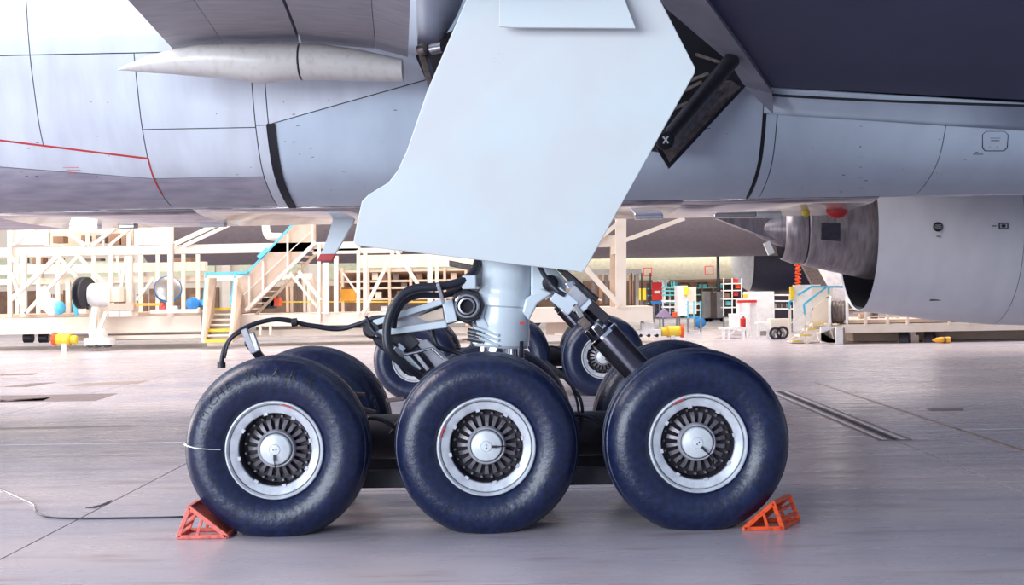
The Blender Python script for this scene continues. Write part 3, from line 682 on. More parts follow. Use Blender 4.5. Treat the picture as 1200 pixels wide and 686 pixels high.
chock(A, B, C, M['orange'], 'bright orange frame chock under the rightmost front wheel', dv=(0.17, 0.30, 0))
cb = [GD(*p) for p in ((-20, 565), (12, 580), (38, 592), (42, 600), (55, 607), (90, 609), (150, 608.5), (215, 607), (240, 604))]
for p in cb: p.z = 0.007
cps = spline(cb, 6)
cr = thing('floor_cable', tuple(cps[10]), 'thin cable lying on the floor left of the red chock', 'cable')
G().tube(cps[:19], 0.007, 6).build('bare_cable', M['steel'], cr, smooth=60)['label'] = 'pale grey end of the cable'
G().tube(cps[18:], 0.007, 6).build('sheathed_cable', M['hose'], cr, smooth=60)

# ---------------------------------------------------------------- far engine of the same airliner
EY = 25 - 8.8; ez = 2.72
ENG = thing('jet_engine', (8.5, EY, 0.7), 'large grey jet engine with dark exhaust hanging at the right', 'engine')
def XE(px, D=25): return (px - 618) / F * D + .3
lip = 6.65
n_out = [(0, 1.60), (0.6, 1.68), (1.4, 1.80), (2.5, 1.90)]
G().lathe((lip, EY, ez), (1, 0, 0), [(0.03, 1.57)] + n_out[:1] + n_out[1:], 80).build('fan_cowl', M['nacelle'], ENG, smooth=40)
G().lathe((lip, EY, ez), (1, 0, 0), [(2.51, 1.90), (3.6, 1.95), (5.2, 1.93), (6.0, 1.80), (6.2, 1.6), (6.0, 1.45), (4.5, 1.4)], 80).build('inlet_cowl', M['nacelle'], ENG, smooth=40)
G().lathe((lip + 2.49, EY, ez), (1, 0, 0), [(0, 1.893), (0.02, 1.893)], 80).build('cowl_seam', M['seam'], ENG)
G().lathe((lip, EY, ez), (1, 0, 0), [(0.02, 1.52), (1.0, 1.62), (2.2, 1.62), (2.3, 0.7)], 64).build('bypass_duct', M['bay'], ENG, smooth=40)
corex = XE(915, 25)
cc = G().lathe((corex, EY, ez + 0.02), (1, 0, 0), [(0.42, .69), (0.44, .73), (1.0, .86), (1.6, 1.0), (2.4, 1.08), (3.4, 1.1)], 56).build('core_cowl', M['core'], ENG, smooth=40)
G().lathe((corex, EY, ez + 0.02), (1, 0, 0), [(0.0, .58), (0.02, .61), (0.2, .68), (0.40, .70), (0.42, .60)], 56).build('exhaust_nozzle', M['core'], ENG, smooth=40)
G().lathe((corex, EY, ez + 0.02), (1, 0, 0), [(-0.7, .02), (-0.35, .2), (0, .36), (0.4, .45)], 32).build('tail_cone', M['core'], ENG, smooth=40)
G().plate([P(962, 262, 24.05), P(985, 262, 24.0), P(985, 283, 24.05), P(962, 281, 24.1)], (0, 0.04, 0)).build('access_door', M['darksteel'], cc, bevel=0.01)
G().plate([P(840, 256, 24.8), P(920, 256, 24.8), P(920, 284, 24.8), P(905, 281, 24.8)], (0, 0.3, 0)).build('pylon_fairing', M['core'], ENG)
G().beam(P(898, 284, 24.6), P(904, 298, 24.6), 0.12, 0.1).build('drain_fitting', M['whitep'], ENG)
# far wing linking engine
G().plate([(4.5, 9.4, 3.9), (14, 9.4, 3.7), (12, 24, 5.2), (6.0, 24, 5.6)], (0, 0, 0.5)).build('wing', M['wing'], AIR)
def on_nac(px, py, off=0.01):
    d = (RM @ V(((px - 600) / F, (343 - py) / F, -1))); t = 22.0
    for _ in range(600):
        q = CAMLOC + d * t; r = 1.60 + (1.90 - 1.60) * min(max((q.x - lip) / 2.5, 0), 1) ** 0.8
        if math.hypot(q.y - EY, q.z - ez) < r + off: break
        t += 0.005
    return q
q = on_nac(1099, 266)
ov = G().lathe(q + V((0, -0.015, 0)), (0, 1, 0), [(0, 0.0), (0, 0.085), (0.02, 0.085)], 24).build('maker_emblem', M['black'], ENG)
for dz in (-.03, 0, .03): G().box(q + V((0, -0.02, dz)), (0.13 if dz == 0 else .11, 0.006, 0.008)).build('emblem_stripe', M['whitep'], ov)
g = G(); g.box(on_nac(1100, 277), (0.07, 0.02, 0.012)); g.box(on_nac(1165, 265), (0.07, 0.02, 0.012)); g.box(on_nac(1084 + 12, 352), (0.2, 0.02, 0.02)); g.build('stencil_text', M['black'], ENG)
g = G(); c = [on_nac(*p) for p in ((1171, 262), (1181, 262), (1181, 268), (1171, 268))]
for a, b in zip(c, c[1:] + c[:1]): g.beam(a, b, 0.015)
g.box(on_nac(1176, 265), (0.06, 0.02, 0.05)); g.build('fastener_plate', M['black'], ENG)

# ---------------------------------------------------------------- distant aircraft
def far_tube(x0, x1, y, z, r, m, parent, name='fuselage', taper=(0, 0)):
    return G().lathe((x0, y, z), (1, 0, 0), [(0, r * (0.2 if taper[0] else 1)), (2, r * (0.75 if taper[0] else 1)), (5, r), (x1 - x0 - 5, r), (x1 - x0, r * (0.3 if taper[1] else 1))], 56, True, True).build(name, m, parent, smooth=40)
FA = thing('distant_airliner', (0, 42, 2.7), 'shade-dark airliner belly far behind, above the red and teal racks', 'airplane')
far_tube(-14.5, 24, 42.5, 2.78 + 3.0, 3.0, M['farbelly'], FA, taper=(0, 1))
for gx_ in (P(597, 0, 51.3).x, P(470, 0, 51.3).x):
    lg_ = G().tube([(gx_, 42.5, 0.5), (gx_, 42.5, 3.2)], 0.16, 12).build('gear_leg', M['gear_white'], FA, smooth=40)
    for dx in (-.55, .55):
        G().lathe((gx_ + dx, 42.3, 0.55), (0, 1, 0), [(0, .2), (0, .5), (.05, .55), (.35, .55), (.4, .5)], 24, True, True).build('gear_wheel', M['tyre'], FA, smooth=35)
    G().beam((gx_ - .6, 42.5, .55), (gx_ + .6, 42.5, .55), .15).build('gear_axle', M['black'], FA)
FB = thing('distant_cream_airliner', (8, 57, 2.0), 'cream airliner fuselage low behind the workshop racks', 'airplane')
G().tube([(7.2, 57, 0.3), (7.2, 57, 2.3)], 0.12, 12).build('gear_leg', M['gear_white'], FB, smooth=40)
G().lathe((7.2, 56.8, .4), (0, 1, 0), [(0, .36), (0.03, .4), (.37, .4), (.4, .36)], 24, True, True).build('gear_wheel', M['tyre'], FB, smooth=35)
fb = far_tube(2.5, 13.2, 57, 1.98 + 1.6, 1.6, M['farwhite'], FB, taper=(0, 0))
for px, py in ((759, 319), (831, 317)):
    q = P(px, py, 64.1); g = G()
    for dx, dz, sx, sz in ((0, .2, .4, .04), (0, -.2, .4, .04), (.2, 0, .04, .4), (-.2, 0, .04, .4)): g.box(q + V((dx, 0, dz)), (sx, .1, sz))
    g.build('hatch_outline', M['redmark'], FB)
FE = thing('distant_engine', (11, 48, 1.2), 'shade-dark engine cowl with pale inlet lip, behind the white cabinet', 'engine')
e0 = P(880, 300, 57)
e0.x -= 0.25
G().lathe((e0.x, e0.y, 2.93), (1, 0, 0), [(0, 1.35), (0.15, 1.55), (1.2, 1.7), (2.8, 1.65), (3.4, 1.4)], 48, False, True).build('cowl', M['fardark'], FE, smooth=40)
G().lathe((e0.x - .02, e0.y, 2.93), (1, 0, 0), [(0.14, 1.56), (-0.1, 1.42), (-0.35, 1.15), (-.5, .8), (-.55, .05)], 48, False, True).build('inlet_lip', M['whitep'], FE, smooth=40)
G().plate([P(935, 300, 41), P(950, 300, 41), P(975, 345, 41), P(958, 345, 41)], (0, .3, 0)).build('support_strut', M['bronze'], FE)
FW = thing('white_engine_cowl', P(985, 350, 44), 'white engine cowl partly hidden behind the blue railed steps', 'engine')
q = P(985, 292, 46); G().lathe((q.x - 0.8, q.y, q.z), (1, 0, 0), [(0, 1.6), (0.6, 1.9), (3.5, 2.0)], 48, True, True).build('cowl', M['whitep'], FW, smooth=40)
rp = thing('orange_spiral_rope', P(935, 345, 41), 'coiled orange rope hanging beside the dark engine', 'rope')
G().tube([P(935 + 3.5 * math.sin(k * 1.3), 290 + k * .9, 40.5) for k in range(60)], 0.03, 6).build('rope_coil', M['orange'], rp, smooth=60)

# ---------------------------------------------------------------- docking structures
def bar(root, name, a, b, D, wpx, m='cream', dep=None):
    wd = wpx / F * D
    return G().beam(P(*a, D), P(*b, D), wd, dep or wd).build(name, M[m], root)
def slab(root, name, x0, x1, y0, y1, D, dep, m='cream'):
    """box seen between pixel columns x0..x1 and rows y0..y1 with its front face at D"""
    a = P(x0, (y0 + y1) / 2, D); b = P(x1, (y0 + y1) / 2, D)
    zc_ = (P((x0 + x1) / 2, y0, D).z + P((x0 + x1) / 2, y1, D).z) / 2; h = (y1 - y0) / F * D
    return G().box(((a.x + b.x) / 2, a.y + dep / 2, zc_), (abs(b.x - a.x), dep, h)).build(name, M[m], root)
D1 = 40.0
LD = thing('maintenance_dock', (-12, D1 - 8.8, 0), 'long cream steel maintenance dock at the left behind the gear', 'scaffold')
slab(LD, 'main_beam', -60, 420, 287.5, 298, D1, 0.5)
slab(LD, 'deck', -60, 236, 372, 391, D1, 3.2)
slab(LD, 'lower_beam', -60, 236, 368, 371.5, D1 + 0.4, 2.6, 'tan')
slab(LD, 'under_beam', 46, 236, 392, 399, D1 + 1.0, 0.4, 'tan')
slab(LD, 'under_beam', 120, 236, 393, 397.5, D1 - 0.1, 0.2)
slab(LD, 'top_beam', -60, 400, 254, 258, D1, 0.4)
slab(LD, 'white_panel', 13, 51, 258, 287, D1 + .1, 0.08, 'whitep'); slab(LD, 'white_panel', 157, 198, 258, 287, D1 + .1, 0.08, 'whitep')
for x, y0, y1, wd in ((12, 254, 372, 5), (55.5, 256, 288, 5), (103, 256, 288, 4), (121, 258, 288, 3), (151, 256, 288, 4), (200, 256, 372, 6), (28, 298, 371, 6), (80, 330, 368, 5), (130, 298, 356, 5), (152, 300, 370, 7)):
    bar(LD, 'post', (x, y0), (x, y1), D1 - .05, wd)
bar(LD, 'rail', (57, 271), (152, 271), D1 - .02, 3.5)
for a, b, wd in (((14, 288), (52, 260), 3), ((60, 258), (100, 288), 4), ((108, 288), (144, 260), 4), ((128, 288), (152, 268), 3), ((158, 258), (198, 288), 3), ((205, 286), (268, 257), 5), ((216, 288), (272, 262), 4),
                 ((12, 352), (68, 300), 5), ((30, 368), (92, 300), 4), ((66, 298), (90, 325), 4), ((90, 298), (122, 332), 4), ((14, 320), (30, 370), 4), ((12, 300), (28, 318), 4), ((148, 300), (140, 350), 3), ((160, 352), (180, 326), 3), ((137, 300), (142, 330), 2.5)):
    bar(LD, 'brace', a, b, D1 - .12, wd)
slab(LD, 'far_beam', -20, 240, 309, 320, D1 + 3.5, 0.4); slab(LD, 'far_beam', -20, 366, 324, 331, D1 + 3.7, 0.4)
for x in (20, 45, 68, 110, 165, 185, 215, 232):
    bar(LD, 'post', (x, 298), (x, 372), D1 + 3.3, 4)
for x0 in (48, 62, 92, 160, 176, 222): slab(LD, 'shelf_back', x0, x0 + 12, 345, 371, D1 + 5, 0.1, 'brown')
for i, (x0, y0, w_, h_) in enumerate(((62, 262, 16, 8), (62, 277, 12, 8), (86, 262, 12, 4), (107, 262, 14, 4), (126, 262, 14, 5), (95, 276, 7, 7), (112, 276, 10, 9), (128, 274, 12, 13), (142, 276, 7, 12), (18, 302, 10, 6), (38, 302, 12, 7), (58, 302, 12, 7), (96, 303, 22, 3), (132, 303, 20, 3), (204, 302, 20, 6))):
    slab(LD, 'stored_crate', x0, x0 + w_, y0, y0 + h_, D1 + 4.2, 0.5, 'brown' if i % 3 else 'bronze')
slab(LD, 'upper_back_panel', 56, 156, 258, 288, D1 + 5.2, 0.1, 'tan')
# wheels under the deck
for x in (34, 52):
    G().lathe(P(x, 396, D1 + 1.0), (1, 0, 0), [(-.15, .16), (.12, .16)], 16, True, True).build('caster_wheel', M['black'], LD, smooth=40)
# pallet-like foot with yellow buffer
def foot(px0, px1, py0, py1, D, dirn, label, label2):
    r = thing('outrigger_foot', P((px0 + px1) / 2, py1, D), label, 'outrigger')
    slab(r, 'base_block', px0, px1, (py0 + py1) / 2, py1 - 2, D, .6, 'whitep')
    slab(r, 'top_block', px0 + 6, px1 - 8, py0, (py0 + py1) / 2, D + .05, .5, 'whitep')
    for k in range(3): 
        xx = px0 + 5 + k * (px1 - px0 - 10) / 2
        G().lathe(P(xx, py1 - 1.5, D), (0, 1, 0), [(0, .05), (.5, .05)], 10, True, True).build('roller', M['black'], r)
    y = (py0 + py1) / 2 + 1
    b = thing('buffer_cylinder', P(px1 + 12 if dirn > 0 else px0 - 12, y + 6, D), label2, 'buffer')
    xa, xb = (px1, px1 + 26) if dirn > 0 else (px0 - 8, px0 - 36)
    A_ = P(xa, y + 1, D + .2); B_ = P(xb, y, D + .2)
    d = B_ - A_; L_ = d.length
    G().lathe(A_, d, [(0, .13), (L_ * .3, .13), (L_ * .3, .16), (L_ * .88, .16)], 16, True, True).build('cylinder', M['yellow'], b, smooth=40)
    G().box(((A_.x + B_.x) / 2, A_.y, (A_.z - .1) / 2), (.14, .2, A_.z - .1)).build('buffer_stand', M['whitep'], b)
    G().lathe(A_, d, [(L_ * .86, .2), (L_, .2)], 16, True, True).build('end_flange', M['orange'], b, smooth=40)
    G().lathe(A_, d, [(L_ * .25, .18), (L_ * .32, .18)], 16, True, True).build('clamp_ring', M['amber'], b, smooth=40)
foot(98, 128, 386, 407, 38.6, -1, 'white roller foot block under the left dock', 'yellow buffer cylinder lying left of the left dock foot')
bar(LD, 'foot_leg', (112, 360), (108, 392), 38.9, 7); bar(LD, 'foot_leg', (124, 366), (116, 390), 38.9, 4)
# reel & equipment on deck
def reel(cpx, cpy, D, rpx, axis, wd, mflange, mcore, label, drum=0.6):
    r = thing('hose_reel', P(cpx, cpy + rpx, D), label, 'reel')
    c = P(cpx, cpy, D); rr = rpx / F * D; a = V(axis).normalized()
    G().lathe(c - a * wd / 2, a, [(0, .05), (0, rr), (.06, rr), (.06, .05)], 32).build('flange', M[mflange], r, smooth=30)
    G().lathe(c + a * (wd / 2 - .06), a, [(0, .05), (0, rr), (.06, rr), (.06, .05)], 32).build('flange', M[mflange], r, smooth=30)
    G().lathe(c - a * wd / 2, a, [(0.05, rr * drum * 1.2)] + [(0.06 + (wd - .12) * k / 8, rr * (drum * 1.2 + .06 * (k % 2))) for k in range(9)], 32).build('wound_hose', M[mcore], r, smooth=20)
    G().beam(c - a * wd / 2 - V((0, 0, rr * 1.02)), c + a * wd / 2 - V((0, 0, rr * 1.02)), .2, .3).build('reel_stand', M['cream'], r)
    return r
reel(99, 344, 39.2, 19, (1, -.25, 0), .26, 'rubber_seal', 'hose', 'black hose reel on the left dock beside blue and white bags', .8)
gen = thing('generator_drum', P(117, 362, 39.4), 'cream drum motor just right of the black hose reel', 'machine')
G().lathe(P(106, 346, 39.4), (1, 0, 0), [(0, .36), (.6, .36)], 24, True, True).build('drum', M['whitep'], gen, smooth=40)
slab(gen, 'motor_box', 128, 140, 336, 354, 39.4, .5, 'cream'); slab(gen, 'mount', 104, 134, 355, 372, 39.4, .5, 'cream')
cb_ = thing('tool_chest', P(140, 372, 39.0), 'grey-topped tool chest on the dock right of the drum motor', 'chest')
slab(cb_, 'lid', 126, 156, 356, 364, 39.0, .6, 'tan'); slab(cb_, 'body', 127, 155, 364, 371.5, 39.05, .6, 'cream')
slab(cb_, 'drawer', 128, 140, 365, 371, 39.0, .05, 'whitep'); slab(cb_, 'drawer', 142, 154, 365, 371, 39.0, .05, 'whitep')
def lump(name, cpx, cpy, D, wpx, hpx, m, label, cat, seed=0, n=10):
    rnd = random.Random(seed); c = P(cpx, cpy, D); a = wpx / F * D / 2; b = hpx / F * D / 2; rows = []
    for i in range(n + 1):
        ph = PI * i / n - PI / 2
        rows.append([c + V((math.cos(ph) * math.cos(t) * a * rnd.uniform(.8, 1.1), math.cos(ph) * math.sin(t) * a * .7, math.sin(ph) * b * rnd.uniform(.9, 1.05))) for t in [2 * PI * k / 14 for k in range(14)]])
    o = G().grid(rows, closed=True).build(name, M[m], None, smooth=50); return tag(o, label, cat)
lump('sack', 62, 360, 39.3, 22, 22, 'whitep', 'white sack on the left dock, left of the blue bag', 'bag', 1)
lump('sack', 52, 350, 39.6, 16, 30, 'whitep', 'tall white sack leaning at the left end of the dock', 'bag', 5)
lump('sack', 70, 361, 39.15, 15, 16, 'blue', 'small bright blue bag between two white sacks', 'bag', 2)
lump('sack', 89, 355, 39.3, 9, 32, 'blue', 'narrow light blue bag against the black hose reel', 'bag', 3)
fh = thing('fan_housing', P(197, 360, 40.8), 'grey dished drum tilted on the dock behind the blue barrel', 'machine')
G().lathe(P(197, 338, 40.8), (0.3, -1, 0.35), [(0, 0), (0, .30), (-.05, .40), (-.3, .36)], 28).build('dish', M['silver'], fh, smooth=35)
G().lathe(P(197, 338, 40.8), (0.3, -1, 0.35), [(-.08, .40), (-.08, .44), (-.16, .44), (-.16, .40)], 28).build('rim_band', M['dblue'], fh, smooth=35)
bar(fh, 'stand', (197, 348), (197, 371), 40.8, 4, 'steel')
bb = thing('blue_barrel', P(224, 364, 39.3), 'bright blue barrel lying on the dock left of the short stairs', 'barrel')
G().lathe(P(226, 356, 39.6), (0.2, -1, 0), [(-.2, .17), (0, .2), (.25, .2), (.3, .12), (.3, 0)], 20, True).build('drum', M['dblue'], bb, smooth=40)
G().lathe(P(234, 356, 39.6), (1, 0, 0), [(-.1, .12), (.2, .12)], 14, True, True).build('motor', M['dblue'], bb, smooth=40)
yb = thing('yellow_bar', P(172, 360, 39.2), 'amber bar lying on the dock beneath the grey dish', 'bar'); bar(yb, 'pole', (155, 357), (188, 357), 39.2, 3, 'amber'); bar(yb, 'end_cap', (188, 357), (191, 357), 39.2, 4, 'orange')
tr = thing('equipment_tray', P(185, 368, 39.2), 'white parts tray on the dock in front of the grey dish', 'tray'); slab(tr, 'tray', 176, 232, 363, 367, 39.2, .5, 'whitep'); slab(tr, 'pump', 196, 208, 359, 363, 39.2, .3, 'silver'); slab(tr, 'valve', 186, 193, 358, 363, 39.2, .2, 'red')
# short stairs
ST = thing('short_stairs', P(252, 402, 38.5), 'short cream stairs with yellow edged steps and blue rails', 'stairs')
for (xt, xb) in ((242, 237), (276, 269)):
    G().plate([P(xt, 326, 40.0), P(xt + 9, 326, 40.4), P(xb + 9, 396, 40.0), P(xb, 402, 38.6)], (0.08, 0, 0)).build('side_panel', M['tan'], ST)
    bar(ST, 'stringer', (xb, 401), (xt, 326), 38.7, 2.5)
    bar(ST, 'handrail', (xt, 320), (xb + 1.5, 358), 38.9, 2.5, 'blue')
for k in range(7):
    y = 400 - k * 6.2; D = 38.6 + k * .28; x0 = 240 + k * .8; x1 = 268 + k * .6
    a = P(x0, y, D); b = P(x1, y, D)
    G().box(((a.x + b.x) / 2, a.y + .14, a.z), (b.x - a.x, .28, .05)).build('tread', M['cream'], ST)
    if k in (0, 2, 6): G().box(((a.x + b.x) / 2, a.y - .012, a.z), (b.x - a.x, .02, .09)).build('tread_edge', M['yellow'], ST)
    G().box(((a.x + b.x) / 2, a.y + .27, a.z - .08), (b.x - a.x, .02, .16)).build('riser', M['cream'], ST)
bar(ST, 'handrail', (241, 321), (290, 319.5), 39.6, 3, 'blue')
# long stairs
LS = thing('long_stairs', P(300, 385, 39.5), 'long cream stairway climbing to the right with a light blue handrail', 'stairs')
G().plate([P(276, 368, 40), P(280, 326, 40), P(290, 320, 40), P(346, 262, 40), P(370, 262, 40), P(370, 284, 40), P(292, 366, 40)], (0, .06, 0)).build('side_panel', M['tan'], LS)
bar(LS, 'stringer', (288, 364), (370, 284), 39.85, 4); bar(LS, 'stringer', (300, 369), (378, 290), 40.9, 3)
for x, y0, y1 in ((308, 300, 345), (337, 270, 316), (366, 262, 288), (292, 320, 364)): bar(LS, 'rail_post', (x, y0), (x, y1), 39.8, 2)
bar(LS, 'mid_rail', (285, 346), (368, 268), 39.85, 1)
bar(LS, 'handrail', (289, 321), (344, 262), 39.75, 2.5, 'blue'); bar(LS, 'handrail', (275, 321), (291, 320.5), 39.7, 4, 'blue'); bar(LS, 'handrail', (303, 302), (314, 292), 39.7, 5, 'blue')
for k in range(12): 
    q = P(300 + k * 6.6, 362 - k * 6.8, 40.4); G().box(q, (.22, .9, .03)).build('tread', M['cream'], LS)
# middle dock
MD = thing('trestle_dock', P(470, 385, 40), 'cream trestle dock seen between the stairs and the near shock strut', 'scaffold')
slab(MD, 'deck', 272, 560, 367, 381, D1, 2.5); slab(MD, 'under_beam', 280, 560, 385, 393, D1 + .5, .4, 'cream'); slab(MD, 'under_panel', 300, 470, 381, 386, D1 + .8, .3, 'tan')
slab(MD, 'main_beam', 366, 470, 291, 297, D1, .4); slab(MD, 'main_beam', 420, 560, 298, 313, D1 + 2, .5)
for x, y0, y1, wd in ((374, 285, 378, 3.5), (382, 308, 368, 7), (394, 300, 366, 5), (420, 293, 368, 4), (428, 295, 368, 4.5), (504, 304, 368, 6), (512, 304, 368, 4), (305, 382, 393, 3), (317, 382, 393, 3)):
    bar(MD, 'post', (x, y0), (x, y1), D1 - .1, wd)
for a, b, wd in (((462, 293), (425, 368), 4), ((464, 293), (494, 340), 4), ((350, 318), (376, 352), 4), ((340, 320), (372, 360), 3), ((402, 320), (420, 345), 2)):
    bar(MD, 'brace', a, b, D1 - .15, wd)
bar(MD, 'yellow_rail', (330, 354), (560, 354), D1 + 1.5, 1.5, 'yellow')
RK = thing('storage_rack', P(480, 370, 46), 'brown timber storage rack behind the trestle dock', 'rack')
slab(RK, 'back_panel', 395, 560, 316, 352, 47, .1, 'brown')
for y in (316, 328, 336, 349): slab(RK, 'shelf', 398, 560, y, y + 2.5, 46, .9, 'tan')
for x in (400, 430, 455, 480, 520, 545): slab(RK, 'upright', x, x + 3, 314, 392, 45.9, .2, 'tan')
for x0, y0 in ((436, 320), (446, 320), (460, 321), (470, 330), (488, 320), (500, 322), (405, 340), (440, 342), (465, 341), (528, 320), (536, 331)): slab(RK, 'stored_board', x0, x0 + 7, y0, y0 + 8, 46.1, .5, random.choice(['tan', 'bronze', 'brown', 'cream']))
for i, (px, py, w_, h_, m_, nm, lb, ct) in enumerate(((407, 346, 16, 14, 'amber', 'orange_crate', 'orange crate behind the trestle posts', 'crate'), (322, 354, 10, 10, 'orange', 'orange_drum', 'orange drum under the long stairs', 'drum'), (314, 356, 14, 12, 'black', 'black_motor', 'black motor under the long stairs', 'machine'), (480, 362, 22, 10, 'black', 'black_motor', 'black machine on the trestle dock right of the diagonal brace', 'machine'), (450, 363, 8, 8, 'silver', 'metal_box', 'small metal box on the trestle dock between the braces', 'box'))):
    r = thing(nm, P(px, py + h_ / 2, 41), lb, ct); slab(r, 'body', px - w_ / 2, px + w_ / 2, py - h_ / 2, py + h_ / 2, 41, .5, m_); slab(r, 'lid', px - w_ / 2 + 1, px + w_ / 2 - 1, py - h_ / 2 - 2, py - h_ / 2, 41.05, .4, 'brown')
for k in range(9):
    x = 335 + k * 5; r = tag(slab(None, 'timber_plank', x, x + 3, 326 + (k % 3) * 3, 366, 43 + .1 * k, .1, random.choice(['tan', 'cream', 'bronze'])), 'upright timber plank leaning behind the long stairs', 'plank', 'planks behind the long stairs')
pipe = thing('duct_elbow', P(318, 285, 41.5), 'white duct elbow above the long stairs', 'pipe')
G().tube(spline([P(311, 255, 41.5), P(312, 270, 41.5), P(316, 277, 41.5), P(330, 278, 41.5)], 6), .13, 12).build('duct', M['whitep'], pipe, smooth=60)
# right-middle dock
RD = thing('column_dock', P(710, 378, 38), 'cream dock with a thick upright column right of the gear door', 'scaffold')
D2 = 38.0
slab(RD, 'deck', 560, 765, 361, 378, D2, 2.0); slab(RD, 'deck_panel', 640, 700, 370, 392, D2 + .5, .2, 'tan')
bar(RD, 'column', (727.5, 256), (727.5, 361), D2, 12); bar(RD, 'column', (719, 290), (719, 360), D2 + .3, 8, 'tan')
slab(RD, 'cross_beam', 600, 728, 277, 290, D2, .5); slab(RD, 'capital', 717, 732, 288, 298, D2 - .1, .6)
for a, b, wd in (((692, 288), (724, 262), 5), ((732, 282), (802, 256), 5), ((684, 312), (726, 358), 6), ((680, 345), (705, 352), 2), ((650, 392), (668, 392), 2)): bar(RD, 'brace', a, b, D2 - .1, wd)
slab(RD, 'far_beam', 690, 752, 316, 322, D2 + 6, .4, 'silver')
for x in (740, 747, 752, 762): bar(RD, 'hanging_cable', (x, 320), (x, 360), D2 + 2, 1.5 + (x % 2) * 2, 'silver' if x % 2 else 'black')
for k, x in enumerate((694, 702, 709, 738, 744)): slab(RD, 'bay_shelf', x, x + 4, 322, 356, D2 + 7, .3, 'brown' if k % 2 else 'bronze')
foot(746, 775, 379, 395, 38.4, 1, 'white roller foot block beside the orange buffer, right of the column', 'orange and yellow buffer cylinder right of the column dock')

# ---------------------------------------------------------------- workshop things
def stand(r, x0, x1, y, D, m='steel'):
    for x in (x0, x1):
        a = P(x, y, D); G().beam(a, V((a.x, a.y, 0)), .06).build('leg', M[m], r)
def tv(name, label, cat, px, py, D): return thing(name, P(px, py, D), label, cat)
r = tv('yellow_board', 'small yellow board on a post beside the red board', 'board', 753, 362, 46); slab(r, 'panel', 747.5, 757, 338, 352, 46, .08, 'yellow'); slab(r, 'post', 751, 753.5, 352, 362, 46.03, .08, 'cream')
stand(r, 751.5, 753.5, 361, 46.05)
r = tv('red_board', 'red notice board on a stand in the far workshop', 'board', 771, 355, 52); slab(r, 'panel', 764, 776, 331, 352, 52, .1, 'red'); slab(r, 'notice', 767, 774, 341, 344, 51.95, .05, 'whitep'); slab(r, 'blue_tray', 762, 776, 353, 356, 52, .4, 'dblue'); slab(r, 'stand', 765, 768, 356, 364, 52.1, .1, 'steel')
stand(r, 766, 773, 356, 52.1)
r = tv('teal_rack', 'white tube rack with teal shelves between red board and white cabinet', 'rack', 785, 366, 50)
for x in (777, 785, 793): bar(r, 'upright', (x, 337), (x, 368), 50, 1.6, 'whitep')
for y in (337, 341, 346, 353, 360): bar(r, 'shelf', (776, y), (794, y), 50, 1.8, 'teal' if y < 348 else 'whitep', .6)
for x in (781, 787, 790): bar(r, 'teal_rod', (x, 330), (x, 340), 50.1, 1.3, 'teal')
stand(r, 777, 793, 366, 50)
r = tv('white_locker', 'tall white locker with a yellow box on its door', 'cabinet', 805, 371, 48); slab(r, 'body', 794, 806, 335, 370, 48, 1.0, 'whitep'); slab(r, 'side', 806, 816, 337, 368, 48.2, 1.0, 'cream'); slab(r, 'yellow_box', 802, 807, 336, 346, 47.8, .2, 'yellow')
stand(r, 796, 814, 367, 48.3)
r = tv('plum_tarp', 'plum coloured tarpaulin draped over a low stack near the column dock', 'tarp', 778, 374, 44); G().plate([P(770, 372, 44), P(780, 362, 44), P(789, 373, 44)], (0, .8, 0)).build('tarp', M['plum'], r)
r = tv('orange_bucket', 'small orange bucket beside the plum tarpaulin', 'bucket', 790, 372, 44); G().lathe(P(790.5, 372, 44), (0, 0, 1), [(0, .07), (.16, .1)], 14, True).build('bucket', M['orange'], r, smooth=40); G().lathe(P(790.5, 372, 44) + V((0, 0, .15)), (0, 0, 1), [(0, .105), (.02, .105)], 14, True, True).build('lid', M['orange'], r)
r = tv('blue_trolley', 'white and blue tool trolley left of the silver cabinet', 'trolley', 815, 374, 46)
for y in (356, 363, 371): slab(r, 'tray', 805, 822, y, y + 1.5, 46, .6, 'whitep' if y < 370 else 'dblue')
for x in (806, 813, 821): bar(r, 'upright', (x, 353), (x, 374), 46, 1.5, 'blue')
stand(r, 806, 821, 373, 46)
lump('blue_tarp', 820, 378, 50, 14, 14, 'dblue', 'blue tarpaulin heap behind the blue trolley', 'tarp', 8)
r = tv('silver_cabinet', 'silver and brown cabinet on a black wheeled base', 'cabinet', 838, 377, 58); slab(r, 'body', 826, 833, 342, 372, 58, .8, 'silver'); slab(r, 'brown_door', 833, 840, 343, 373, 57.9, .8, 'bronze'); slab(r, 'silver_door', 840, 848, 342, 373, 57.9, .8, 'silver'); slab(r, 'base', 826, 848, 373, 376, 57.8, .8, 'black')
for x in (828, 833, 846): G().lathe(V((P(x, 377, 57.8).x, 49, .09)), (0, 1, 0), [(0, .09), (.1, .09)], 10, True, True).build('caster', M['black'], r)
r = tv('black_pole', 'thin black pole hanging in front of the cream fuselage', 'pole', 841, 342, 44); G().tube([P(841, 298, 51.3), P(842, 341, 51.3)], [.05, .07], 8).build('pole', M['black'], r, smooth=40); slab(r, 'foot', 839, 845, 340, 342, 51.3, .2, 'black')
r = tv('red_rack', 'open white shelf rack stacked with red and dark goods', 'rack', 858, 372, 50)
slab(r, 'back', 848, 868, 332, 370, 50.8, .1, 'black')
for y in (332, 340, 350, 360): slab(r, 'shelf', 848, 870, y, y + 1.3, 50, .8, 'whitep')
for x in (848, 858, 869): bar(r, 'upright', (x, 326), (x, 370), 50, 1.2, 'whitep')
for i, (x, y) in enumerate(((860, 327), (863, 333), (860, 342), (850, 344), (852, 353), (862, 353))): slab(r, 'carton', x, x + 5, y, y + 5, 50.1, .4, ['red', 'orange', 'red', 'brown', 'teal', 'brown'][i])
stand(r, 848, 868, 370, 50.8)
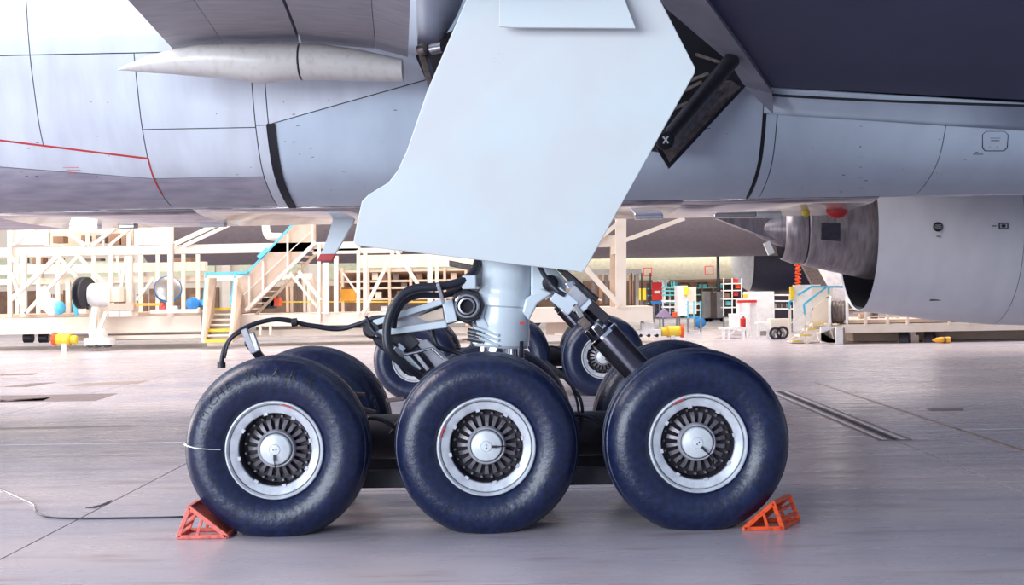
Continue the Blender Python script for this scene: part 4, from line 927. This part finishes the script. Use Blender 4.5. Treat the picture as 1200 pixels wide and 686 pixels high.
for i in range(10):
    x = 764 + i * 11; slab(None, 'shelf_crate', x, x + 9, 331 + (i % 2) * 2, 337, 66, .6, ['teal', 'brown', 'teal', 'bronze', 'brown'][i % 5])
    o = [q for q in COL.objects if q.name.startswith('shelf_crate')][-1]; tag(o, 'small dark crate on the far shelf below the cream fuselage', 'crate', 'crates on the far shelf')
fsh = tv('far_shelving', 'long teal and brown shelving below the cream fuselage', 'shelf', 820, 372, 66)
for y in (337, 345, 354, 363): slab(fsh, 'shelf', 758, 876, y, y + 1.3, 66, .9, 'teal')
slab(fsh, 'back', 758, 876, 331, 372, 68, .1, 'brown')
for x in range(758, 880, 13): bar(fsh, 'upright', (x, 330), (x, 371), 66, 1.2, 'bronze')
r = tv('white_cabinet', 'plain tall white cabinet below the shade-dark engine', 'cabinet', 892, 388, 42); slab(r, 'body', 876, 907.5, 342, 388, 42, .8, 'whitep'); slab(r, 'plinth', 877, 907, 388, 393, 42.05, .7, 'silver'); slab(r, 'side_shelf', 866, 876, 350, 388, 42.2, .6, 'whitep')
r = tv('red_valve_stand', 'white stand with a red valve wheel bar on top', 'stand', 878, 402, 41)
slab(r, 'red_bar', 865, 887, 352, 355, 40.8, .25, 'red'); slab(r, 'yellow_knob', 872, 876, 345, 350, 40.8, .15, 'yellow'); slab(r, 'column', 880, 887, 355, 400, 41, .3, 'whitep'); slab(r, 'foot', 880, 892, 399, 402, 40.9, .4, 'tan')
bar(r, 'arm', (867, 355), (868, 366), 41, 3, 'whitep')
r = tv('red_tank', 'small red tank behind the white steps', 'tank', 871, 384, 41.4); G().lathe(P(871.5, 384, 41.4), (0, 0, 1), [(0, .11), (.27, .11), (.31, .06)], 16, True, True).build('tank', M['red'], r, smooth=40); G().lathe(P(871.5, 384, 41.4) + V((0, 0, .3)), (0, 0, 1), [(0, .03), (.05, .03)], 8, True, True).build('cap', M['black'], r)
r = tv('white_steps', 'low white two-step platform on four legs', 'step', 860, 403, 39.8)
slab(r, 'lower_tread', 846, 873, 384, 386.5, 39.8, .8, 'whitep'); slab(r, 'upper_tread', 857, 876, 368, 371, 40.2, .6, 'whitep'); slab(r, 'upper_side', 857, 866, 371, 384, 40.2, .5, 'whitep')
for x, y0, y1 in ((848, 386, 400), (854, 386, 402), (871, 386, 400), (876, 371, 400)): bar(r, 'leg', (x, y0), (x, y1), 39.85, 3.4, 'whitep')
bar(r, 'brace', (856, 392), (862, 386), 39.8, 1.4, 'whitep')
r = tv('white_bench', 'white bench frame between the valve stand and the coil cart', 'bench', 898, 404, 39.2)
slab(r, 'top', 887, 908, 378, 380, 39.2, .5, 'whitep')
for x in (889, 900, 907): bar(r, 'leg', (x, 380), (x, 402), 39.2, 3, 'whitep')
bar(r, 'brace', (889, 388), (900, 380), 39.2, 1.5, 'whitep')
r = tv('coil_cart', 'low cream wheeled cart carrying dark coiled hoses', 'cart', 915, 406, 38.6)
slab(r, 'deck', 903, 926, 399, 402, 38.6, .9, 'cream'); slab(r, 'box', 903, 926, 374, 386, 39.0, .5, 'cream')
for x, y in ((909, 391), (917, 390), (913, 393)): 
    G().tube([P(x, y, 38.8) + V((.16 * math.cos(t), 0, .16 * math.sin(t))) for t in [k * .45 for k in range(15)]], .04, 6).build('coil', M['black' if x != 913 else 'steel'], r, smooth=60)
for x in (907, 922): G().lathe(P(x, 405, 38.5), (0, 1, 0), [(0, .08), (.12, .08)], 12, True, True).build('caster', M['steel'], r)
bar(r, 'handle', (926, 358), (926, 402), 38.6, 2, 'cream')
r = tv('parts_rack', 'dark open parts rack behind the coil cart', 'rack', 916, 375, 44)
slab(r, 'back', 907, 930, 346, 374, 44.6, .1, 'black')
for y in (346, 353, 362): bar(r, 'shelf', (908, y), (928, y), 44, 1.5, 'whitep', .4)
bar(r, 'upright', (925, 346), (925, 374), 44, 1.3, 'whitep')
for k in range(6): slab(r, 'part', 909 + k * 3, 911 + k * 3, 356, 361, 44, .2, ['silver', 'bronze'][k % 2])
stand(r, 909, 928, 374, 44.3)

# right railed steps
RS = thing('railed_steps', P(945, 405, 36), 'white steps with sky-blue handrails and yellow treads at the right', 'stairs')
D3 = 36.0
slab(RS, 'white_screen', 930, 962, 334, 388, D3 + 1.0, .08, 'whitep'); slab(RS, 'tan_screen', 952, 976, 336, 385, D3 + .8, .08, 'cream'); slab(RS, 'yellow_post', 926.5, 930.5, 336, 352, D3 + .9, .15, 'yellow')
for a, b in (((935, 346), (952, 335.5)), ((952, 336), (998, 336.5)), ((942, 357), (968, 337)), ((925, 354), (929, 352)), ((995, 337), (996, 347)), ((925, 354), (925, 362)), ((942, 357), (943, 368)), ((971, 337), (971, 345))): bar(RS, 'handrail', a, b, D3, 2.2, 'blue')
for a, b in (((925, 362), (926, 402)), ((943, 368), (943, 402)), ((952, 337), (952, 378)), ((971, 345), (972, 382)), ((943, 383), (952, 377)), ((926, 380), (943, 365)), ((943, 370), (970, 348)), ((955, 349), (972, 349))): bar(RS, 'rail_bar', a, b, D3, 1.4, 'cream')
bar(RS, 'stringer', (944, 402), (972, 384), D3 - .05, 4); bar(RS, 'stringer', (927, 399), (955, 380), D3 + .9, 3)
for x0, x1, y in ((928, 944, 400), (937, 954, 393), (946, 962, 386), (952, 971, 380)):
    slab(RS, 'tread', x0, x1, y, y + 2, D3, .7, 'cream'); slab(RS, 'tread_edge', x0 + 1, x1 - 5, y - .8, y + .4, D3 - .03, .1, 'yellow')
for x in (934, 940): G().lathe(P(x, 405, D3), (0, 1, 0), [(0, .05), (.1, .05)], 10, True, True).build('caster', M['black'], RS)
r = reel(983, 366, 35.6, 19, (1, -.28, 0), .5, 'whitep', 'bronze', 'white flanged hose reel between the railed steps and the long platform', .55)
# right platform
RP = thing('rolling_platform', P(1090, 410, 35), 'long low cream platform on wheels beneath the grey engine', 'platform')
D4 = 35.2
slab(RP, 'deck', 990, 1290, 378, 388, D4, 3.4); slab(RP, 'deck_edge', 990, 1165, 374, 378, D4 + .1, 3, 'tan'); slab(RP, 'chassis', 1000, 1290, 388, 398, D4 + 1.2, 1.6, 'tan')
slab(RP, 'front_leg', 980, 988, 384, 410, D4 - .1, .3, 'whitep'); slab(RP, 'leg_panel', 962, 981, 383, 402, D4, .1, 'whitep'); slab(RP, 'front_leg', 988, 992, 384, 402, D4 + .1, .3, 'tan')
G().plate([P(958, 392, D4), P(980, 384, D4), P(980, 405, D4), P(960, 399, D4)], (0, .1, 0)).build('leg_panel', M['cream'], RP)
for x in (1015, 1041, 1064, 1113, 1135, 1162, 1200): slab(RP, 'rail_post', x - 1.3, x + 1.3, 368 - (0 if x > 1020 else 6), 381, D4 - .05, .08, 'cream')
bar(RP, 'guard_rail', (995, 362.5), (1016, 362.5), D4, 1.6); bar(RP, 'guard_rail', (1016, 371), (1114, 372), D4, 1.6); bar(RP, 'guard_rail', (1114, 379), (1165, 379.5), D4, 2)
bar(RP, 'far_rail', (1000, 367), (1160, 370), D4 + 2.8, 2, 'tan')
for x in (1040, 1089): pass
for x, mm in ((1056, 0), (1086, 0)):
    c = P(x, 400, D4 + .4)
    ww = G().lathe(c - V((.02, 0, 0)), (1, -.35, 0), [(-.05, 0), (-.05, .12), (-.04, .24), (.0, .27), (.22, .27), (.26, .2)], 24, cap1=True).build('wheel', M['black'], RP, smooth=35)
    G().lathe(c - V((.02, 0, 0)), (1, -.35, 0), [(-.055, 0), (-.06, .10), (-.052, .16), (-.04, .17)], 24).build('wheel_rim', M['silver'], ww, smooth=35)
slab(RP, 'axle_box', 1065, 1077, 393, 407, D4 + .3, .4, 'silver'); slab(RP, 'axle_mount', 1062, 1073, 388, 393, D4 + .3, .4, 'silver')
r = tv('yellow_cylinder', 'yellow cylinder with a pointed end lying on the floor under the platform', 'cylinder', 1103, 411, 34.6)
a = P(1093, 409.5, 34.6); a.z = .095
G().lathe(a, (1, 0, 0), [(0, .02), (.1, .06), (.2, .08), (.28, .085), (.30, .07), (.33, .07), (.35, .085), (.46, .085)], 16, True, True).build('body', M['amber'], r, smooth=40)
G().lathe(a + V((.29, 0, 0)), (1, 0, 0), [(0, .088), (.05, .088)], 16).build('band', M['bronze'], r)
r = tv('yellow_tool', 'yellow tool with a black grip lying on the platform rail', 'tool', 1090, 374, 35.3); slab(r, 'body', 1080, 1104, 368.5, 372, 35.3, .2, 'yellow'); slab(r, 'grip', 1095, 1106, 366, 369, 35.25, .15, 'black'); bar(r, 'foot', (1092, 372), (1095, 376), 35.3, 2, 'cream')
r = tv('folded_plate', 'folded white plate resting on the platform deck', 'plate', 1123, 376, 35.6); G().plate([P(1115, 376, 35.6), P(1124, 370, 35.6), P(1130, 370, 35.6), P(1122, 377, 35.6)], (0, .4, 0)).build('plate', M['whitep'], r); G().beam(P(1126, 372, 35.7), P(1133, 374, 35.7), .06).build('strap', M['black'], r)
for i, (x, y, w_) in enumerate(((1050, 369, 4), (1056, 374, 4), (1022, 366, 7), (1008, 368, 6), (1032, 370, 5), (1046, 372, 3))):
    o = slab(None, 'loose_part', x, x + w_, y, 377, D4 + 1.0 + .1 * i, .2, ['whitep', 'tan', 'bronze', 'tan', 'steel', 'yellow'][i]); tag(o, ['white machine part on the long platform left of the yellow grip tool', 'tan part just right of the white part on the long platform', 'brown part nearest the white hose reel on the long platform, second from it', 'tan part beside the hose reel, leftmost on the long platform deck', 'grey part between the brown and white parts on the platform deck', 'small yellow part just left of the white part on the platform deck'][i], 'part', 'loose parts on the long platform')
